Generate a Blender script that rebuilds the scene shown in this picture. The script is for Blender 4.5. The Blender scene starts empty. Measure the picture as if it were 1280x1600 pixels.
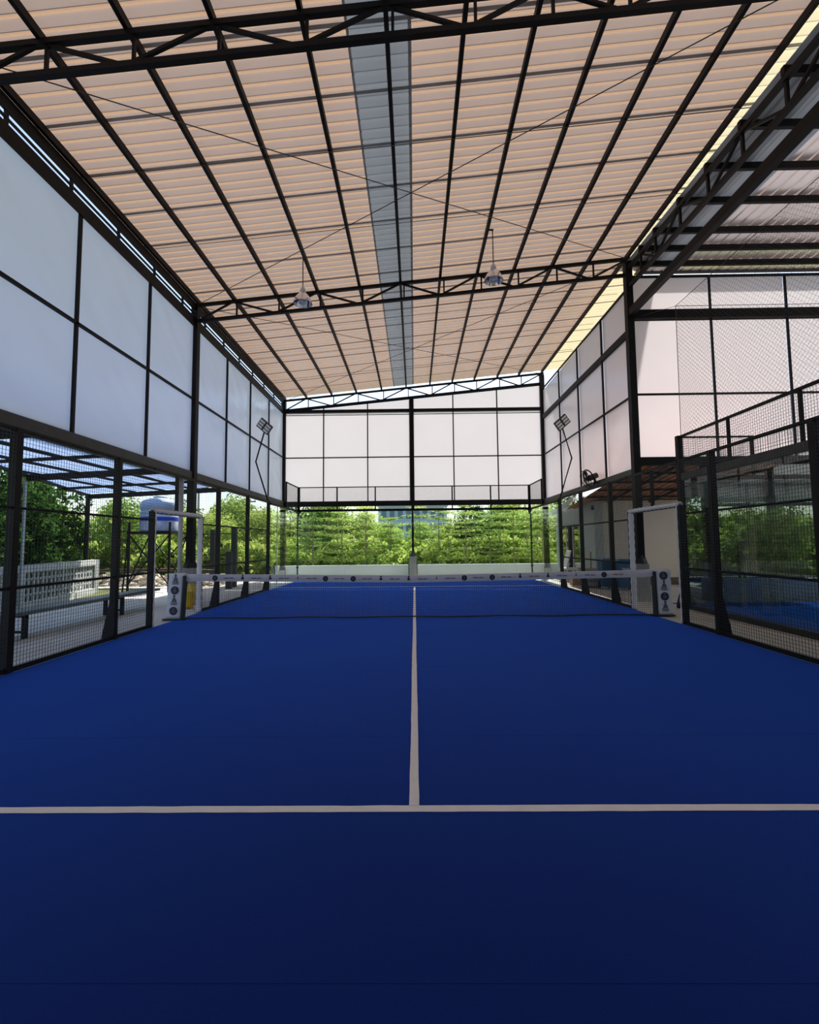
import bpy, math, random
from mathutils import Vector, Matrix, noise
C = bpy.context.scene.collection
SC = bpy.context.scene
PI = math.pi

# ------------------------------------------------------------ camera
def make_camera():
    pitch, roll, yaw = 0.068259, 0.009999, 0.010562
    Rz = Matrix.Rotation(yaw, 3, 'Z'); Rx = Matrix.Rotation(pitch, 3, 'X'); Ry = Matrix.Rotation(roll, 3, 'Y')
    M = Rz @ Rx @ Ry                      # columns: right, forward, up
    r, f, u = M.col[0], M.col[1], M.col[2]
    rot = Matrix((r, u, -f)).transposed().to_4x4()
    cd = bpy.data.cameras.new('camera'); cd.sensor_fit = 'HORIZONTAL'; cd.sensor_width = 36
    cd.lens = 36 * 715.18 / 1280; cd.clip_end = 500
    co = bpy.data.objects.new('camera', cd); C.objects.link(co)
    co.matrix_world = Matrix.Translation((0.02, -9.773, 1.567)) @ rot
    SC.camera = co
make_camera()

# ------------------------------------------------------------ world, sun, exposure
SUN_EL, SUN_AZ = math.radians(58), math.radians(20)      # azimuth from +Y towards +X
w = bpy.data.worlds.new('world'); SC.world = w; w.use_nodes = True
nt = w.node_tree; nt.nodes.clear()
out = nt.nodes.new('ShaderNodeOutputWorld'); bg = nt.nodes.new('ShaderNodeBackground')
sky = nt.nodes.new('ShaderNodeTexSky'); sky.sky_type = 'NISHITA'; sky.sun_disc = False
sky.sun_elevation = SUN_EL; sky.sun_rotation = SUN_AZ; sky.air_density = 1.0; sky.dust_density = 1.8; sky.ozone_density = 1.0
bg.inputs['Strength'].default_value = 0.15
nt.links.new(sky.outputs[0], bg.inputs[0]); nt.links.new(bg.outputs[0], out.inputs[0])
sl = bpy.data.lights.new('sun', 'SUN'); sl.energy = 4.6; sl.angle = math.radians(1.5); sl.color = (1, .96, .9)
so = bpy.data.objects.new('sun', sl); C.objects.link(so)
sd = Vector((math.sin(SUN_AZ) * math.cos(SUN_EL), math.cos(SUN_AZ) * math.cos(SUN_EL), math.sin(SUN_EL)))
so.rotation_euler = sd.to_track_quat('Z', 'Y').to_euler(); so.location = (0, 0, 40)
VS = SC.view_settings
SC.display_settings.display_device = 'sRGB'
VS.view_transform = 'Standard'; VS.look = 'None'; VS.gamma = 1.0; VS.use_curve_mapping = False
VS.exposure = 0.92

# ------------------------------------------------------------ materials
def nodes(name):
    m = bpy.data.materials.new(name); m.use_nodes = True
    n = m.node_tree; n.nodes.clear()
    o = n.nodes.new('ShaderNodeOutputMaterial')
    return m, n, o
def noise_col(n, c1, c2, scale, detail=4, obj=True, stretch=None):
    tc = n.nodes.new('ShaderNodeTexCoord'); tx = n.nodes.new('ShaderNodeTexNoise')
    tx.inputs['Scale'].default_value = scale; tx.inputs['Detail'].default_value = detail
    src = tc.outputs['Object']
    if stretch:
        mp = n.nodes.new('ShaderNodeMapping'); mp.inputs['Scale'].default_value = stretch
        n.links.new(src, mp.inputs[0]); src = mp.outputs[0]
    n.links.new(src, tx.inputs[0])
    rp = n.nodes.new('ShaderNodeValToRGB')
    rp.color_ramp.elements[0].position = .3; rp.color_ramp.elements[1].position = .7
    rp.color_ramp.elements[0].color = (*c1, 1); rp.color_ramp.elements[1].color = (*c2, 1)
    n.links.new(tx.outputs[0], rp.inputs[0])
    return rp.outputs[0], tx.outputs[0]
def mat(name, c1, c2=None, rough=.6, metal=0, scale=6, bump=0, spec=.5, bscale=None, stretch=None):
    m, n, o = nodes(name)
    b = n.nodes.new('ShaderNodeBsdfPrincipled')
    b.inputs['Roughness'].default_value = rough; b.inputs['Metallic'].default_value = metal
    b.inputs['Specular IOR Level'].default_value = spec
    col, fac = noise_col(n, c1, c2 or tuple(x * .8 for x in c1), scale, stretch=stretch)
    n.links.new(col, b.inputs['Base Color'])
    if bump:
        tc = n.nodes.new('ShaderNodeTexCoord'); t2 = n.nodes.new('ShaderNodeTexNoise')
        t2.inputs['Scale'].default_value = bscale or scale * 8; t2.inputs['Detail'].default_value = 3
        n.links.new(tc.outputs['Object'], t2.inputs[0])
        bp = n.nodes.new('ShaderNodeBump'); bp.inputs['Strength'].default_value = bump; bp.inputs['Distance'].default_value = .01
        n.links.new(t2.outputs[0], bp.inputs['Height']); n.links.new(bp.outputs[0], b.inputs['Normal'])
    n.links.new(b.outputs[0], o.inputs[0])
    return m
def translucent(name, d1, d2, tr, mix, scale, gloss=0, grough=.25, stretch=None):
    m, n, o = nodes(name)
    col, _ = noise_col(n, d1, d2, scale, stretch=stretch)
    d = n.nodes.new('ShaderNodeBsdfDiffuse'); n.links.new(col, d.inputs[0])
    t = n.nodes.new('ShaderNodeBsdfTranslucent'); t.inputs[0].default_value = (*tr, 1)
    mx = n.nodes.new('ShaderNodeMixShader'); mx.inputs[0].default_value = mix
    n.links.new(d.outputs[0], mx.inputs[1]); n.links.new(t.outputs[0], mx.inputs[2])
    last = mx.outputs[0]
    if gloss:
        g = n.nodes.new('ShaderNodeBsdfGlossy'); g.inputs['Roughness'].default_value = grough
        lw = n.nodes.new('ShaderNodeFresnel'); lw.inputs[0].default_value = 1.4
        mu = n.nodes.new('ShaderNodeMath'); mu.operation = 'MULTIPLY'; mu.inputs[1].default_value = gloss
        n.links.new(lw.outputs[0], mu.inputs[0])
        m2 = n.nodes.new('ShaderNodeMixShader'); n.links.new(mu.outputs[0], m2.inputs[0])
        n.links.new(last, m2.inputs[1]); n.links.new(g.outputs[0], m2.inputs[2]); last = m2.outputs[0]
    n.links.new(last, o.inputs[0])
    return m
def turfmat(name, c1, c2, sheen):
    m = mat(name, c1, c2, .9, 0, .9, .35, .12, 260)
    b = [x for x in m.node_tree.nodes if x.type == 'BSDF_PRINCIPLED'][0]
    b.inputs['Sheen Weight'].default_value = 1.0; b.inputs['Sheen Roughness'].default_value = .40; b.inputs['Sheen Tint'].default_value = (*sheen, 1)
    return m
def glassy(name, tint, refl=1.0):
    m, n, o = nodes(name)
    t = n.nodes.new('ShaderNodeBsdfTransparent'); t.inputs[0].default_value = (*tint, 1)
    g = n.nodes.new('ShaderNodeBsdfGlossy'); g.inputs['Roughness'].default_value = .02
    f = n.nodes.new('ShaderNodeFresnel'); f.inputs[0].default_value = 1.5
    mu = n.nodes.new('ShaderNodeMath'); mu.operation = 'MULTIPLY'; mu.inputs[1].default_value = refl
    gm = n.nodes.new('ShaderNodeNewGeometry'); iv = n.nodes.new('ShaderNodeMath'); iv.operation = 'SUBTRACT'; iv.inputs[0].default_value = 1
    n.links.new(gm.outputs['Backfacing'], iv.inputs[1]); m0 = n.nodes.new('ShaderNodeMath'); m0.operation = 'MULTIPLY'
    n.links.new(f.outputs[0], m0.inputs[0]); n.links.new(iv.outputs[0], m0.inputs[1]); n.links.new(m0.outputs[0], mu.inputs[0])
    mx = n.nodes.new('ShaderNodeMixShader'); n.links.new(mu.outputs[0], mx.inputs[0])
    n.links.new(t.outputs[0], mx.inputs[1]); n.links.new(g.outputs[0], mx.inputs[2]); n.links.new(mx.outputs[0], o.inputs[0])
    return m
def leafmat(name, dark, light, tr):
    m, n, o = nodes(name)
    col, _ = noise_col(n, dark, light, 1.6, 6)
    oi = n.nodes.new('ShaderNodeObjectInfo'); hs = n.nodes.new('ShaderNodeHueSaturation')
    mr = n.nodes.new('ShaderNodeMapRange'); mr.inputs[3].default_value = .75; mr.inputs[4].default_value = 1.25
    n.links.new(oi.outputs['Random'], mr.inputs[0]); n.links.new(mr.outputs[0], hs.inputs['Value'])
    n.links.new(col, hs.inputs['Color'])
    d = n.nodes.new('ShaderNodeBsdfDiffuse'); n.links.new(hs.outputs[0], d.inputs[0])
    t = n.nodes.new('ShaderNodeBsdfTranslucent'); t.inputs[0].default_value = (*tr, 1)
    mx = n.nodes.new('ShaderNodeMixShader'); mx.inputs[0].default_value = .4
    n.links.new(d.outputs[0], mx.inputs[1]); n.links.new(t.outputs[0], mx.inputs[2]); n.links.new(mx.outputs[0], o.inputs[0])
    return m

M = dict(
 steel=mat('dark_steel', (.0065, .005, .006), (.011, .009, .010), .6, .0, 3, spec=.22),
 beam=mat('grey_beam', (.042, .041, .041), (.06, .058, .057), .6, 0, 4),
 wire=mat('black_wire', (.012, .012, .013), (.018, .018, .018), .5),
 rod=mat('rod_steel', (.05, .04, .035), (.07, .055, .05), .5),
 turf=turfmat('blue_turf', (.004, .017, .14), (.005, .02, .16), (.05, .20, .95)),
 turf2=turfmat('blue_turf_second', (.008, .05, .30), (.01, .055, .33), (.03, .28, 1.0)),
 line=mat('white_line', (.82, .77, .73), (.88, .83, .79), .8, 0, 12, .2, .3, 150),
 tarp=translucent('white_tarp', (.74, .70, .71), (.80, .76, .76), (.57, .53, .54), .58, .5, .25, .3, (1, 1, .3)),
 tarpb=translucent('blue_white_tarp', (.74, .73, .78), (.80, .79, .83), (.84, .80, .84), .66, .5, .9, .2, (.3, .6, 1)),
 sheet=translucent('roof_sheet', (.52, .47, .44), (.62, .56, .52), (.29, .215, .17), .42, .35, 1.0, .35, (.5, 3, 1)),
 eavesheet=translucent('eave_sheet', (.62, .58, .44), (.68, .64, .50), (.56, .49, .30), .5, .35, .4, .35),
 rib=translucent('roof_rib', (.40, .34, .30), (.48, .41, .36), (.31, .20, .122), .5, .5, 1.0, .35, (.4, 3, 1)),
 greysheet=translucent('roof_grey_strip', (.40, .41, .42), (.48, .50, .51), (.13, .14, .145), .4, .5, .7, .35, (.5, 3, 1)),
 lap=translucent('roof_lap_strip', (.46, .45, .43), (.52, .51, .49), (.22, .20, .18), .4, 2),
 sheet2=translucent('right_roof_sheet', (.46, .42, .40), (.54, .49, .47), (.36, .27, .235), .42, .5, .8, .35, (3, .4, 1)),
 sheet3=translucent('right_roof_shaded_sheet', (.42, .43, .45), (.52, .53, .55), (.14, .15, .165), .2, .5, 0, .3, (3, .4, 1)),  # shade from the main roof overhang and truss put into the sheet colour
 canopy=translucent('canopy_sheet', (.50, .62, .85), (.56, .68, .90), (.26, .36, .56), .6, .6, 0),
 glass=glassy('clear_glass', (.93, .985, .965)),
 edge=mat('glass_edge', (.045, .085, .06), (.065, .115, .085), .3),
 glass2=glassy('tinted_glass', (.66, .70, .68), 1.2),
 window=glassy('window_glass', (.25, .32, .30), 8.0),
 foam=mat('white_foam', (.72, .71, .73), (.80, .79, .80), .7, 0, 5),
 wrap=mat('white_vinyl', (.62, .60, .66), (.70, .68, .73), .45, 0, 5, .1, .5, 14),
 ink=mat('black_print', (.02, .02, .04), (.03, .03, .05), .6),
 inkg=mat('grey_print', (.08, .09, .11), (.12, .13, .15), .6),
 black=mat('black_plastic', (.01, .01, .01), (.016, .016, .016), .5),
 conc=mat('concrete', (.34, .33, .31), (.44, .43, .41), .85, 0, 1.5, .2, .3, 40),
 pave=mat('walkway_concrete', (.46, .44, .39), (.60, .57, .51), .8, 0, .8, .15, .3, 30),
 sand=mat('pale_yard_concrete', (.55, .52, .47), (.66, .63, .58), .9, 0, .7),
 soil=mat('soil', (.12, .11, .05), (.10, .16, .04), .95, 0, .5, .3, .2, 6),
 plaster=mat('low_wall_plaster', (.70, .74, .70), (.80, .83, .79), .85, 0, .9, .1, .3, 12),
 bwall=mat('beige_wall', (.64, .56, .48), (.68, .60, .52), .9, 0, .6),
 gwall=mat('grey_green_wall', (.42, .44, .42), (.47, .49, .47), .9, 0, .6),
 plinth=mat('brown_plinth', (.13, .10, .08), (.17, .13, .11), .8),
 terra=mat('terracotta_sheet', (.42, .16, .07), (.52, .22, .11), .7, 0, 2),
 white=mat('white_paint', (.75, .75, .74), (.82, .82, .81), .5),
 pipe=mat('grey_pipe', (.50, .49, .48), (.56, .55, .54), .4),
 breeze=mat('breeze_concrete', (.46, .48, .46), (.58, .60, .57), .9, 0, 4),
 yellow=mat('yellow_plastic', (.70, .45, .01), (.78, .52, .02), .4),
 bin=mat('blue_plastic', (.02, .10, .22), (.03, .13, .27), .45),
 binl=mat('blue_lid_plastic', (.03, .14, .26), (.04, .17, .31), .45),
 tank=mat('tank_plastic', (.42, .54, .74), (.52, .64, .82), .35, 0, 3),
 tankw=mat('tank_wrap', (.75, .78, .84), (.30, .36, .60), .35, 0, 4, .5, .5, 9),
 tankb=mat('tank_band', (.02, .05, .45), (.03, .07, .55), .4),
 rust=mat('rusty_steel', (.07, .035, .025), (.10, .05, .035), .7),
 stone=mat('rubble_stone', (.42, .36, .27), (.66, .60, .50), .95, 0, 3),
 bench=mat('bench_steel', (.10, .12, .12), (.14, .16, .16), .4),
 chrome=mat('chrome', (.75, .75, .80), (.85, .85, .9), .12, 1.0),
 lens=mat('lamp_lens', (.60, .62, .68), (.70, .72, .78), .3),
 led=mat('led_panel', (.85, .85, .83), (.90, .90, .88), .4),
 bark=mat('bark', (.30, .25, .18), (.42, .36, .27), .9, 0, 6),
 wood=mat('brown_wood', (.20, .10, .05), (.28, .15, .08), .8, 0, 8),
 card=mat('cardboard', (.36, .22, .13), (.42, .27, .17), .9),
 facade=mat('far_facade', (.42, .50, .58), (.48, .56, .63), .8),
 farglass=mat('far_window', (.10, .15, .20), (.14, .19, .25), .3),
 leaf_y=leafmat('leaf_bright', (.16, .27, .05), (.46, .58, .18), (.58, .68, .16)),
 leaf_m=leafmat('leaf_mid', (.07, .15, .04), (.26, .38, .10), (.36, .50, .10)),
 leaf_d=leafmat('leaf_dark', (.02, .06, .018), (.05, .12, .03), (.06, .14, .025)),
)

# ------------------------------------------------------------ mesh helpers
class MB:
    def __init__(s): s.v = []; s.f = []; s.mi = []
    def add(s, vs, fs, mi=0):
        o = len(s.v); s.v += [tuple(x) for x in vs]; s.f += [tuple(i + o for i in f) for f in fs]; s.mi += [mi] * len(fs); return s
    def frame(s, d, up=(0, 0, 1)):
        d = Vector(d).normalized(); up = Vector(up)
        if abs(d.dot(up)) > .98: up = Vector((0, 1, 0)) if abs(d.y) < .9 else Vector((1, 0, 0))
        a = d.cross(up).normalized(); b = a.cross(d).normalized(); return d, a, b
    def beam(s, p, q, wd, h, up=(0, 0, 1), mi=0, caps=True):
        p, q = Vector(p), Vector(q); d, a, b = s.frame(q - p, up)
        vs = []
        for c in (p, q):
            for i, j in ((-1, -1), (1, -1), (1, 1), (-1, 1)): vs.append(c + a * (i * wd / 2) + b * (j * h / 2))
        fs = [(0, 1, 5, 4), (1, 2, 6, 5), (2, 3, 7, 6), (3, 0, 4, 7)]
        if caps: fs += [(3, 2, 1, 0), (4, 5, 6, 7)]
        return s.add(vs, fs, mi)
    def box(s, x0, x1, y0, y1, z0, z1, mi=0):
        vs = [(x, y, z) for z in (z0, z1) for x, y in ((x0, y0), (x1, y0), (x1, y1), (x0, y1))]
        return s.add(vs, [(3, 2, 1, 0), (4, 5, 6, 7), (0, 1, 5, 4), (1, 2, 6, 5), (2, 3, 7, 6), (3, 0, 4, 7)], mi)
    def tube(s, pts, r, n=8, caps=True, mi=0):
        pts = [Vector(p) for p in pts]; rr = r if isinstance(r, (list, tuple)) else [r] * len(pts)
        vs = []
        for k, p in enumerate(pts):
            d = (pts[min(k + 1, len(pts) - 1)] - pts[max(k - 1, 0)]); _, a, b = s.frame(d)
            for i in range(n):
                t = 2 * PI * i / n; vs.append(p + (a * math.cos(t) + b * math.sin(t)) * rr[k])
        fs = []
        for k in range(len(pts) - 1):
            for i in range(n):
                j = (i + 1) % n; fs.append((k * n + i, k * n + j, (k + 1) * n + j, (k + 1) * n + i))
        if caps: fs += [tuple(range(n))[::-1], tuple((len(pts) - 1) * n + i for i in range(n))]
        return s.add(vs, fs, mi)
    def lathe(s, c, prof, n=20, mi=0, cap0=True, cap1=True):
        c = Vector(c); vs = []
        for r, z in prof:
            for i in range(n): t = 2 * PI * i / n; vs.append(c + Vector((r * math.cos(t), r * math.sin(t), z)))
        fs = []; m = len(prof)
        for k in range(m - 1):
            for i in range(n): j = (i + 1) % n; fs.append((k * n + i, k * n + j, (k + 1) * n + j, (k + 1) * n + i))
        if cap0: fs.append(tuple(range(n))[::-1])
        if cap1: fs.append(tuple((m - 1) * n + i for i in range(n)))
        return s.add(vs, fs, mi)
    def mesh(s, name, mats, smooth=False, off=(0, 0, 0)):
        me = bpy.data.meshes.new(name); o = Vector(off)
        me.from_pydata([tuple(Vector(v) - o) for v in s.v], [], s.f)
        for m in (mats if isinstance(mats, (list, tuple)) else [mats]): me.materials.append(m)
        if any(s.mi): me.polygons.foreach_set('material_index', s.mi)
        if smooth: me.polygons.foreach_set('use_smooth', [True] * len(s.f))
        me.update(); return me
ROOT = {}
def tag(o, label=None, cat=None, group=None, kind=None):
    if label: o['label'] = label
    if cat: o['category'] = cat
    if group: o['group'] = group
    if kind: o['kind'] = kind
    return o
def empty(name, loc=(0, 0, 0), label=None, cat=None, group=None, kind=None):
    o = bpy.data.objects.new(name, None); C.objects.link(o); o.location = loc; o.empty_display_size = .1
    ROOT[o.name] = Vector(loc); return tag(o, label, cat, group, kind)
def part(mb, name, m, parent=None, smooth=False, label=None, kind=None, auto=False):
    off = ROOT[parent.name] if parent else (0, 0, 0)
    o = bpy.data.objects.new(name, mb.mesh(name, m, smooth, off)); C.objects.link(o)
    if parent: o.parent = parent; ROOT[o.name] = off
    if auto:
        md = o.modifiers.new('soft', 'BEVEL'); md.width = auto; md.segments = 2
    return tag(o, label, None, None, kind)
def place(me, name, parent, loc, label=None, rz=0):
    o = bpy.data.objects.new(name, me); C.objects.link(o)
    if parent: o.parent = parent; ROOT[o.name] = ROOT[parent.name]; loc = Vector(loc) - ROOT[parent.name]
    o.location = loc; o.rotation_euler.z = rz
    return tag(o, label)
def solo(mb, name, m, loc, label, cat, group=None, kind=None, smooth=False):
    o = bpy.data.objects.new(name, mb.mesh(name, m, smooth, loc)); C.objects.link(o); o.location = loc
    ROOT[o.name] = Vector(loc); return tag(o, label, cat, group, kind)
def copy_tree(o, loc, label=None, rz=0, scale=None):
    c = o.copy(); C.objects.link(c); c.location = loc; c.rotation_euler.z = rz
    if scale: c.scale = (scale, scale, scale)
    if label: c['label'] = label
    for ch in list(o.children):
        d = ch.copy(); C.objects.link(d); d.parent = c
        for g in list(ch.children):
            e = g.copy(); C.objects.link(e); e.parent = d
    return c
def wires(mb, o, u, v, U, V, step=.05, r=.002):
    o, u, v = Vector(o), Vector(u), Vector(v)
    for i in range(int(round(U / step)) + 1):
        p = o + u * min(i * step, U); mb.beam(p, p + v * V, 2 * r, 2 * r, caps=False)
    for i in range(int(round(V / step)) + 1):
        p = o + v * min(i * step, V); mb.beam(p, p + u * U, 2 * r, 2 * r, caps=False)
    return mb
def diamond(mb, o, u, v, U, V, step, r):
    o, u, v = Vector(o), Vector(u), Vector(v); d = step * math.sqrt(2)
    k = -V
    while k < U:                                       # lines a = k + b
        b0 = max(0, -k); b1 = min(V, U - k)
        if b1 - b0 > .02: mb.beam(o + u * (k + b0) + v * b0, o + u * (k + b1) + v * b1, 2 * r, 2 * r, caps=False)
        k += d
    k = 0
    while k < U + V:                                   # lines a = k - b
        b0 = max(0, k - U); b1 = min(V, k)
        if b1 - b0 > .02: mb.beam(o + u * (k - b0) + v * b0, o + u * (k - b1) + v * b1, 2 * r, 2 * r, caps=False)
        k += d
    return mb
def tarp_mesh(o, u, v, U, V, nrm, amp=.012, seed=0, top=None, n=14):
    """one taut sheet with slight wrinkles; top(a) gives its height at a when the top edge slopes"""
    o, u, v, nrm = Vector(o), Vector(u), Vector(v), Vector(nrm); mb = MB(); vs = []
    for j in range(n + 1):
        for i in range(n + 1):
            a = U * i / n; h = (top(a) if top else V) * j / n
            e = min(i, n - i, j, n - j) / n
            z = noise.noise(Vector((a * 1.3 + seed * 7.1, h * .9 + seed * 3.3, seed))) + .5 * noise.noise(Vector((a * 2.2 + h * 2.5 + seed, seed, 0)))
            vs.append(o + u * a + v * h + nrm * (z * amp * min(1, e * 6)))
    fs = [(j * (n + 1) + i, j * (n + 1) + i + 1, (j + 1) * (n + 1) + i + 1, (j + 1) * (n + 1) + i) for j in range(n) for i in range(n)]
    return mb.add(vs, fs)
X, Y, Z = Vector((1, 0, 0)), Vector((0, 1, 0)), Vector((0, 0, 1))

# ============================================================ STRUCTURE
# ---- grounds
part(MB().box(-90, 90, -30, 120, -.4, -.06), 'ground', M['soil'], kind='structure')
part(MB().box(-9.4, 7.2, -12.5, 12.4, -.3, -.012), 'pavement', M['pave'], kind='structure', label='grey concrete walkway around the blue court')
part(MB().box(-13.5, -6.3, 7.4, 15, -.059, -.006), 'pavement', M['sand'], kind='structure', label='pale sunlit yard beyond the left walkway')
part(MB().box(7.21, 17.4, -12.5, 7.9, -.3, -.013), 'pavement', M['pave'], kind='structure', label='dim concrete slab under the right roof')
fl = empty('floor', kind='structure')
ROLL0, RW = -10.13, 2.1
roll = MB().box(-5.05, 5.05, .001, RW - .001, -.011, 0).mesh('turf_roll', M['turf'])
y = ROLL0
while y < 8:
    place(roll, 'turf_roll', fl, (0, y, 0)); y += RW
place(MB().box(-5.05, 5.05, .001, 10.06 - y, -.011, 0).mesh('turf_roll', M['turf']), 'turf_roll', fl, (0, y, 0))
def line_mesh(x0, x1, y0, y1, seed):
    mb = MB(); vs = []; lx = (x1 - x0) > (y1 - y0); n = 160
    for i in range(n + 1):
        t = i / n
        for sgn in (0, 1):
            wob = noise.noise(Vector((t * 55, sgn * 9.1 + seed, 0))) * .004 + noise.noise(Vector((t * 6, sgn * 3 + seed, 5))) * .004
            if lx: vs.append((x0 + (x1 - x0) * t, (y0 if sgn == 0 else y1) + wob, .002))
            else: vs.append(((x0 if sgn == 0 else x1) + wob, y0 + (y1 - y0) * t, .002))
    fs = [((2 * i, 2 * i + 2, 2 * i + 3, 2 * i + 1) if lx else (2 * i, 2 * i + 1, 2 * i + 3, 2 * i + 2)) for i in range(n)]
    return mb.add(vs, fs)
part(line_mesh(-5.05, 5.05, -6.985, -6.92, 1), 'court_line', M['line'], fl, label='near white service line')
part(line_mesh(-5.05, 5.05, 6.92, 6.985, 2), 'court_line', M['line'], fl, label='far white service line')
part(line_mesh(-.03, .03, -6.919, 6.919, 3), 'court_line', M['line'], fl, label='white centre line')
f2 = part(MB().box(6.5, 16.2, -12, 2.0, -.012, .0), 'floor', M['turf2'], kind='structure', label='blue floor of the second court')

# ---- main roof
XL, XR = -6.15, 6.98
SL = .095
def zc(x): return 8.85 + SL * x            # top of the truss top chord
ce = empty('ceiling', kind='structure')
PX = [-5.95, -4.96, -3.78, -2.63, -1.45, -.3, .81, 1.85, 2.88, 3.95, 4.96, 6.03]
def sheet_mesh(x0, x1, dz, name, ma='sheet', mb_='rib'):
    mb = MB(); ys = []; 
    for k in range(5):
        b = k * .2
        ys += [(b, 0), (b + .075, 0), (b + .083, .028), (b + .117, .028), (b + .125, 0)]
    ys += [(1.0, 0)]
    vs = []
    for yy, zz in ys:
        for x in (x0, x1): vs.append((x, yy, zc(x) + .14 + dz + zz))
    fs = []; mi = []
    for i in range(len(ys) - 1):
        fs.append((2 * i, 2 * i + 2, 2 * i + 3, 2 * i + 1))
        mb.add([vs[j] for j in fs[-1]], [(0, 1, 2, 3)], 1 if max(ys[i][1], ys[i + 1][1]) > 0 else 0)
    return mb.mesh(name, [M[ma], M[mb_]])
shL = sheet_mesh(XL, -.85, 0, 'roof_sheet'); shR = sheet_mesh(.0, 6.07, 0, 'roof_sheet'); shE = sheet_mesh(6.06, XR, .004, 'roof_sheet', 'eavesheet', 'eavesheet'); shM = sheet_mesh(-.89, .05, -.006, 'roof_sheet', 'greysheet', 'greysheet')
lapm = MB()
lapm.add([(x, yy, zc(x) + .132) for yy in (0, .06) for x in (XL, XR)], [(0, 2, 3, 1)])
lapm = lapm.mesh('lap_strip', M['lap'])
y = -10.8
while y < 11.1:
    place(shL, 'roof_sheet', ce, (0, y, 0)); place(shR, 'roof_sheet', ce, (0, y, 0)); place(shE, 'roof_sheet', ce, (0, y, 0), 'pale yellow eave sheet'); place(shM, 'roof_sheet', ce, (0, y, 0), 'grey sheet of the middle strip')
    place(lapm, 'lap_strip', ce, (0, y - .03, 0)); y += 1.0
YE = 11.2
for x in PX:
    wd, h = (.06, .125)
    b = MB().beam((x, -10.8, zc(x) + .0635), (x, YE, zc(x) + .0635), .065, .125)
    part(b, 'purlin', M['steel'], ce)
# eave channel on the low side, its rod and brackets
part(MB().box(-6.03, -5.985, -10.8, YE, 8.07, 8.285), 'eave_channel', M['steel'], ce)
part(MB().beam((-6.01, -10.8, 7.965), (-6.01, YE, 7.965), .03, .04), 'eave_rod', M['steel'], ce)
for k in range(14):
    yy = -6.05 + k * 1.3
    part(MB().box(-6.03, -5.99, yy, yy + .05, 7.86, 8.08), 'eave_bracket', M['steel'], ce)
# cross bracing and sag rods
def rod(p, q, r=.009): part(MB().tube([p, q], r, 5), 'brace_rod', M['rod'], ce)
for y0, y1 in ((-10.7, -4.1), (-4.1, 2.5), (2.5, 11.1)):
    rod((-5.9, y0 + .1, zc(-5.9) - .06), (5.9, y1 - .1, zc(5.9) - .06)); rod((5.9, y0 + .1, zc(5.9) - .08), (-5.9, y1 - .1, zc(-5.9) - .08))
for yy in (-7.9, -6.3, -1.92, .12, 4.4, 6.4, 8.6):
    rod((-6, yy, zc(-6) - .005), (6.6, yy + .05, zc(6.6) - .005), .007)

# ---- trusses
def truss(name, yy, label):
    t = empty(name, (0, yy, zc(0) - .5), label, 'roof truss', 'trusses across the main roof')
    def P(x, bottom): return Vector((x, yy, zc(x) - (.5 if bottom else .04)))
    part(MB().beam(P(-6.1, 0), P(6.1, 0), .08, .08), 'top_chord', M['steel'], t)
    part(MB().beam(P(-6.0, 1), P(6.0, 1), .08, .08), 'bottom_chord', M['steel'], t)
    xs = PX[:]
    for i, x in enumerate(xs[1:-1], 1):
        part(MB().beam(P(x + .1, 0), P(x + .1, 1), .04, .04), 'strut', M['steel'], t)
    for i in range(len(xs) - 1):
        a, b = xs[i], xs[i + 1]
        up = (i % 2 == 0)
        part(MB().beam(P(a, up), P(b, not up), .045, .045), 'diagonal', M['steel'], t)
truss('roof_truss', -4.1, 'dark steel roof truss nearest the viewer, at the top of the picture')
truss('roof_truss', 2.5, 'dark steel roof truss between the two tall middle columns, behind the pendant lamps')
truss('roof_truss', 11.1, 'dark steel roof truss over the far wall, pale sky showing through it')
t = empty('eave_truss', (6, -4.1, 8.42), 'long dark truss along the right eave, above the second court', 'roof truss')
def P(yy, b): return Vector((6.0, yy, 8.47 + .035 * yy if b else 8.98 + .035 * yy))
part(MB().beam(P(-10.5, 0), P(2.38, 0), .09, .09), 'top_chord', M['steel'], t)
part(MB().beam(P(-10.5, 1), P(2.38, 1), .09, .09), 'bottom_chord', M['steel'], t)
PYR = [1.75, 1.03, 0., -.97, -1.94, -2.92, -3.9, -4.9, -5.9, -6.9, -7.9, -8.9]
for i in range(len(PYR) - 1):
    part(MB().beam(P(PYR[i], 0), P(PYR[i], 1), .05, .05), 'strut', M['steel'], t)
    part(MB().beam(P(PYR[i], i % 2), P(PYR[i + 1], (i + 1) % 2), .05, .05), 'diagonal', M['steel'], t)

# ---- right roof
cr = empty('ceiling', kind='structure')
def ZR(yy): return 9.19 + .037 * yy
for yy in PYR + [2.45]:
    part(MB().box(5.95, 17, yy - .035, yy + .035, ZR(yy) - .15, ZR(yy) - .008), 'purlin', M['steel'], cr)
def sheet2(name, m):
    mb = MB(); xs = []
    for k in range(3):
        b = k * .27; xs += [(b, 0), (b + .10, 0), (b + .12, .03), (b + .16, .03), (b + .18, 0)]
    xs += [(.81, 0)]
    for i in range(len(xs) - 1):
        (a, za), (b, zb) = xs[i], xs[i + 1]
        mb.add([(a, -10.8, ZR(-10.8) + za), (b, -10.8, ZR(-10.8) + zb), (b, 2.95, ZR(2.95) + zb), (a, 2.95, ZR(2.95) + za)], [(0, 1, 2, 3)])
    return mb.mesh(name, m)
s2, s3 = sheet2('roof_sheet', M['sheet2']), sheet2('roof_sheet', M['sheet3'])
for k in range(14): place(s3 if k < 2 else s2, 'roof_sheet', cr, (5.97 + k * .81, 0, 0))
part(MB().box(6.5, 17.2, 2.96, 3.02, 9.24, 9.36), 'fascia', M['beam'], cr)
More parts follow.
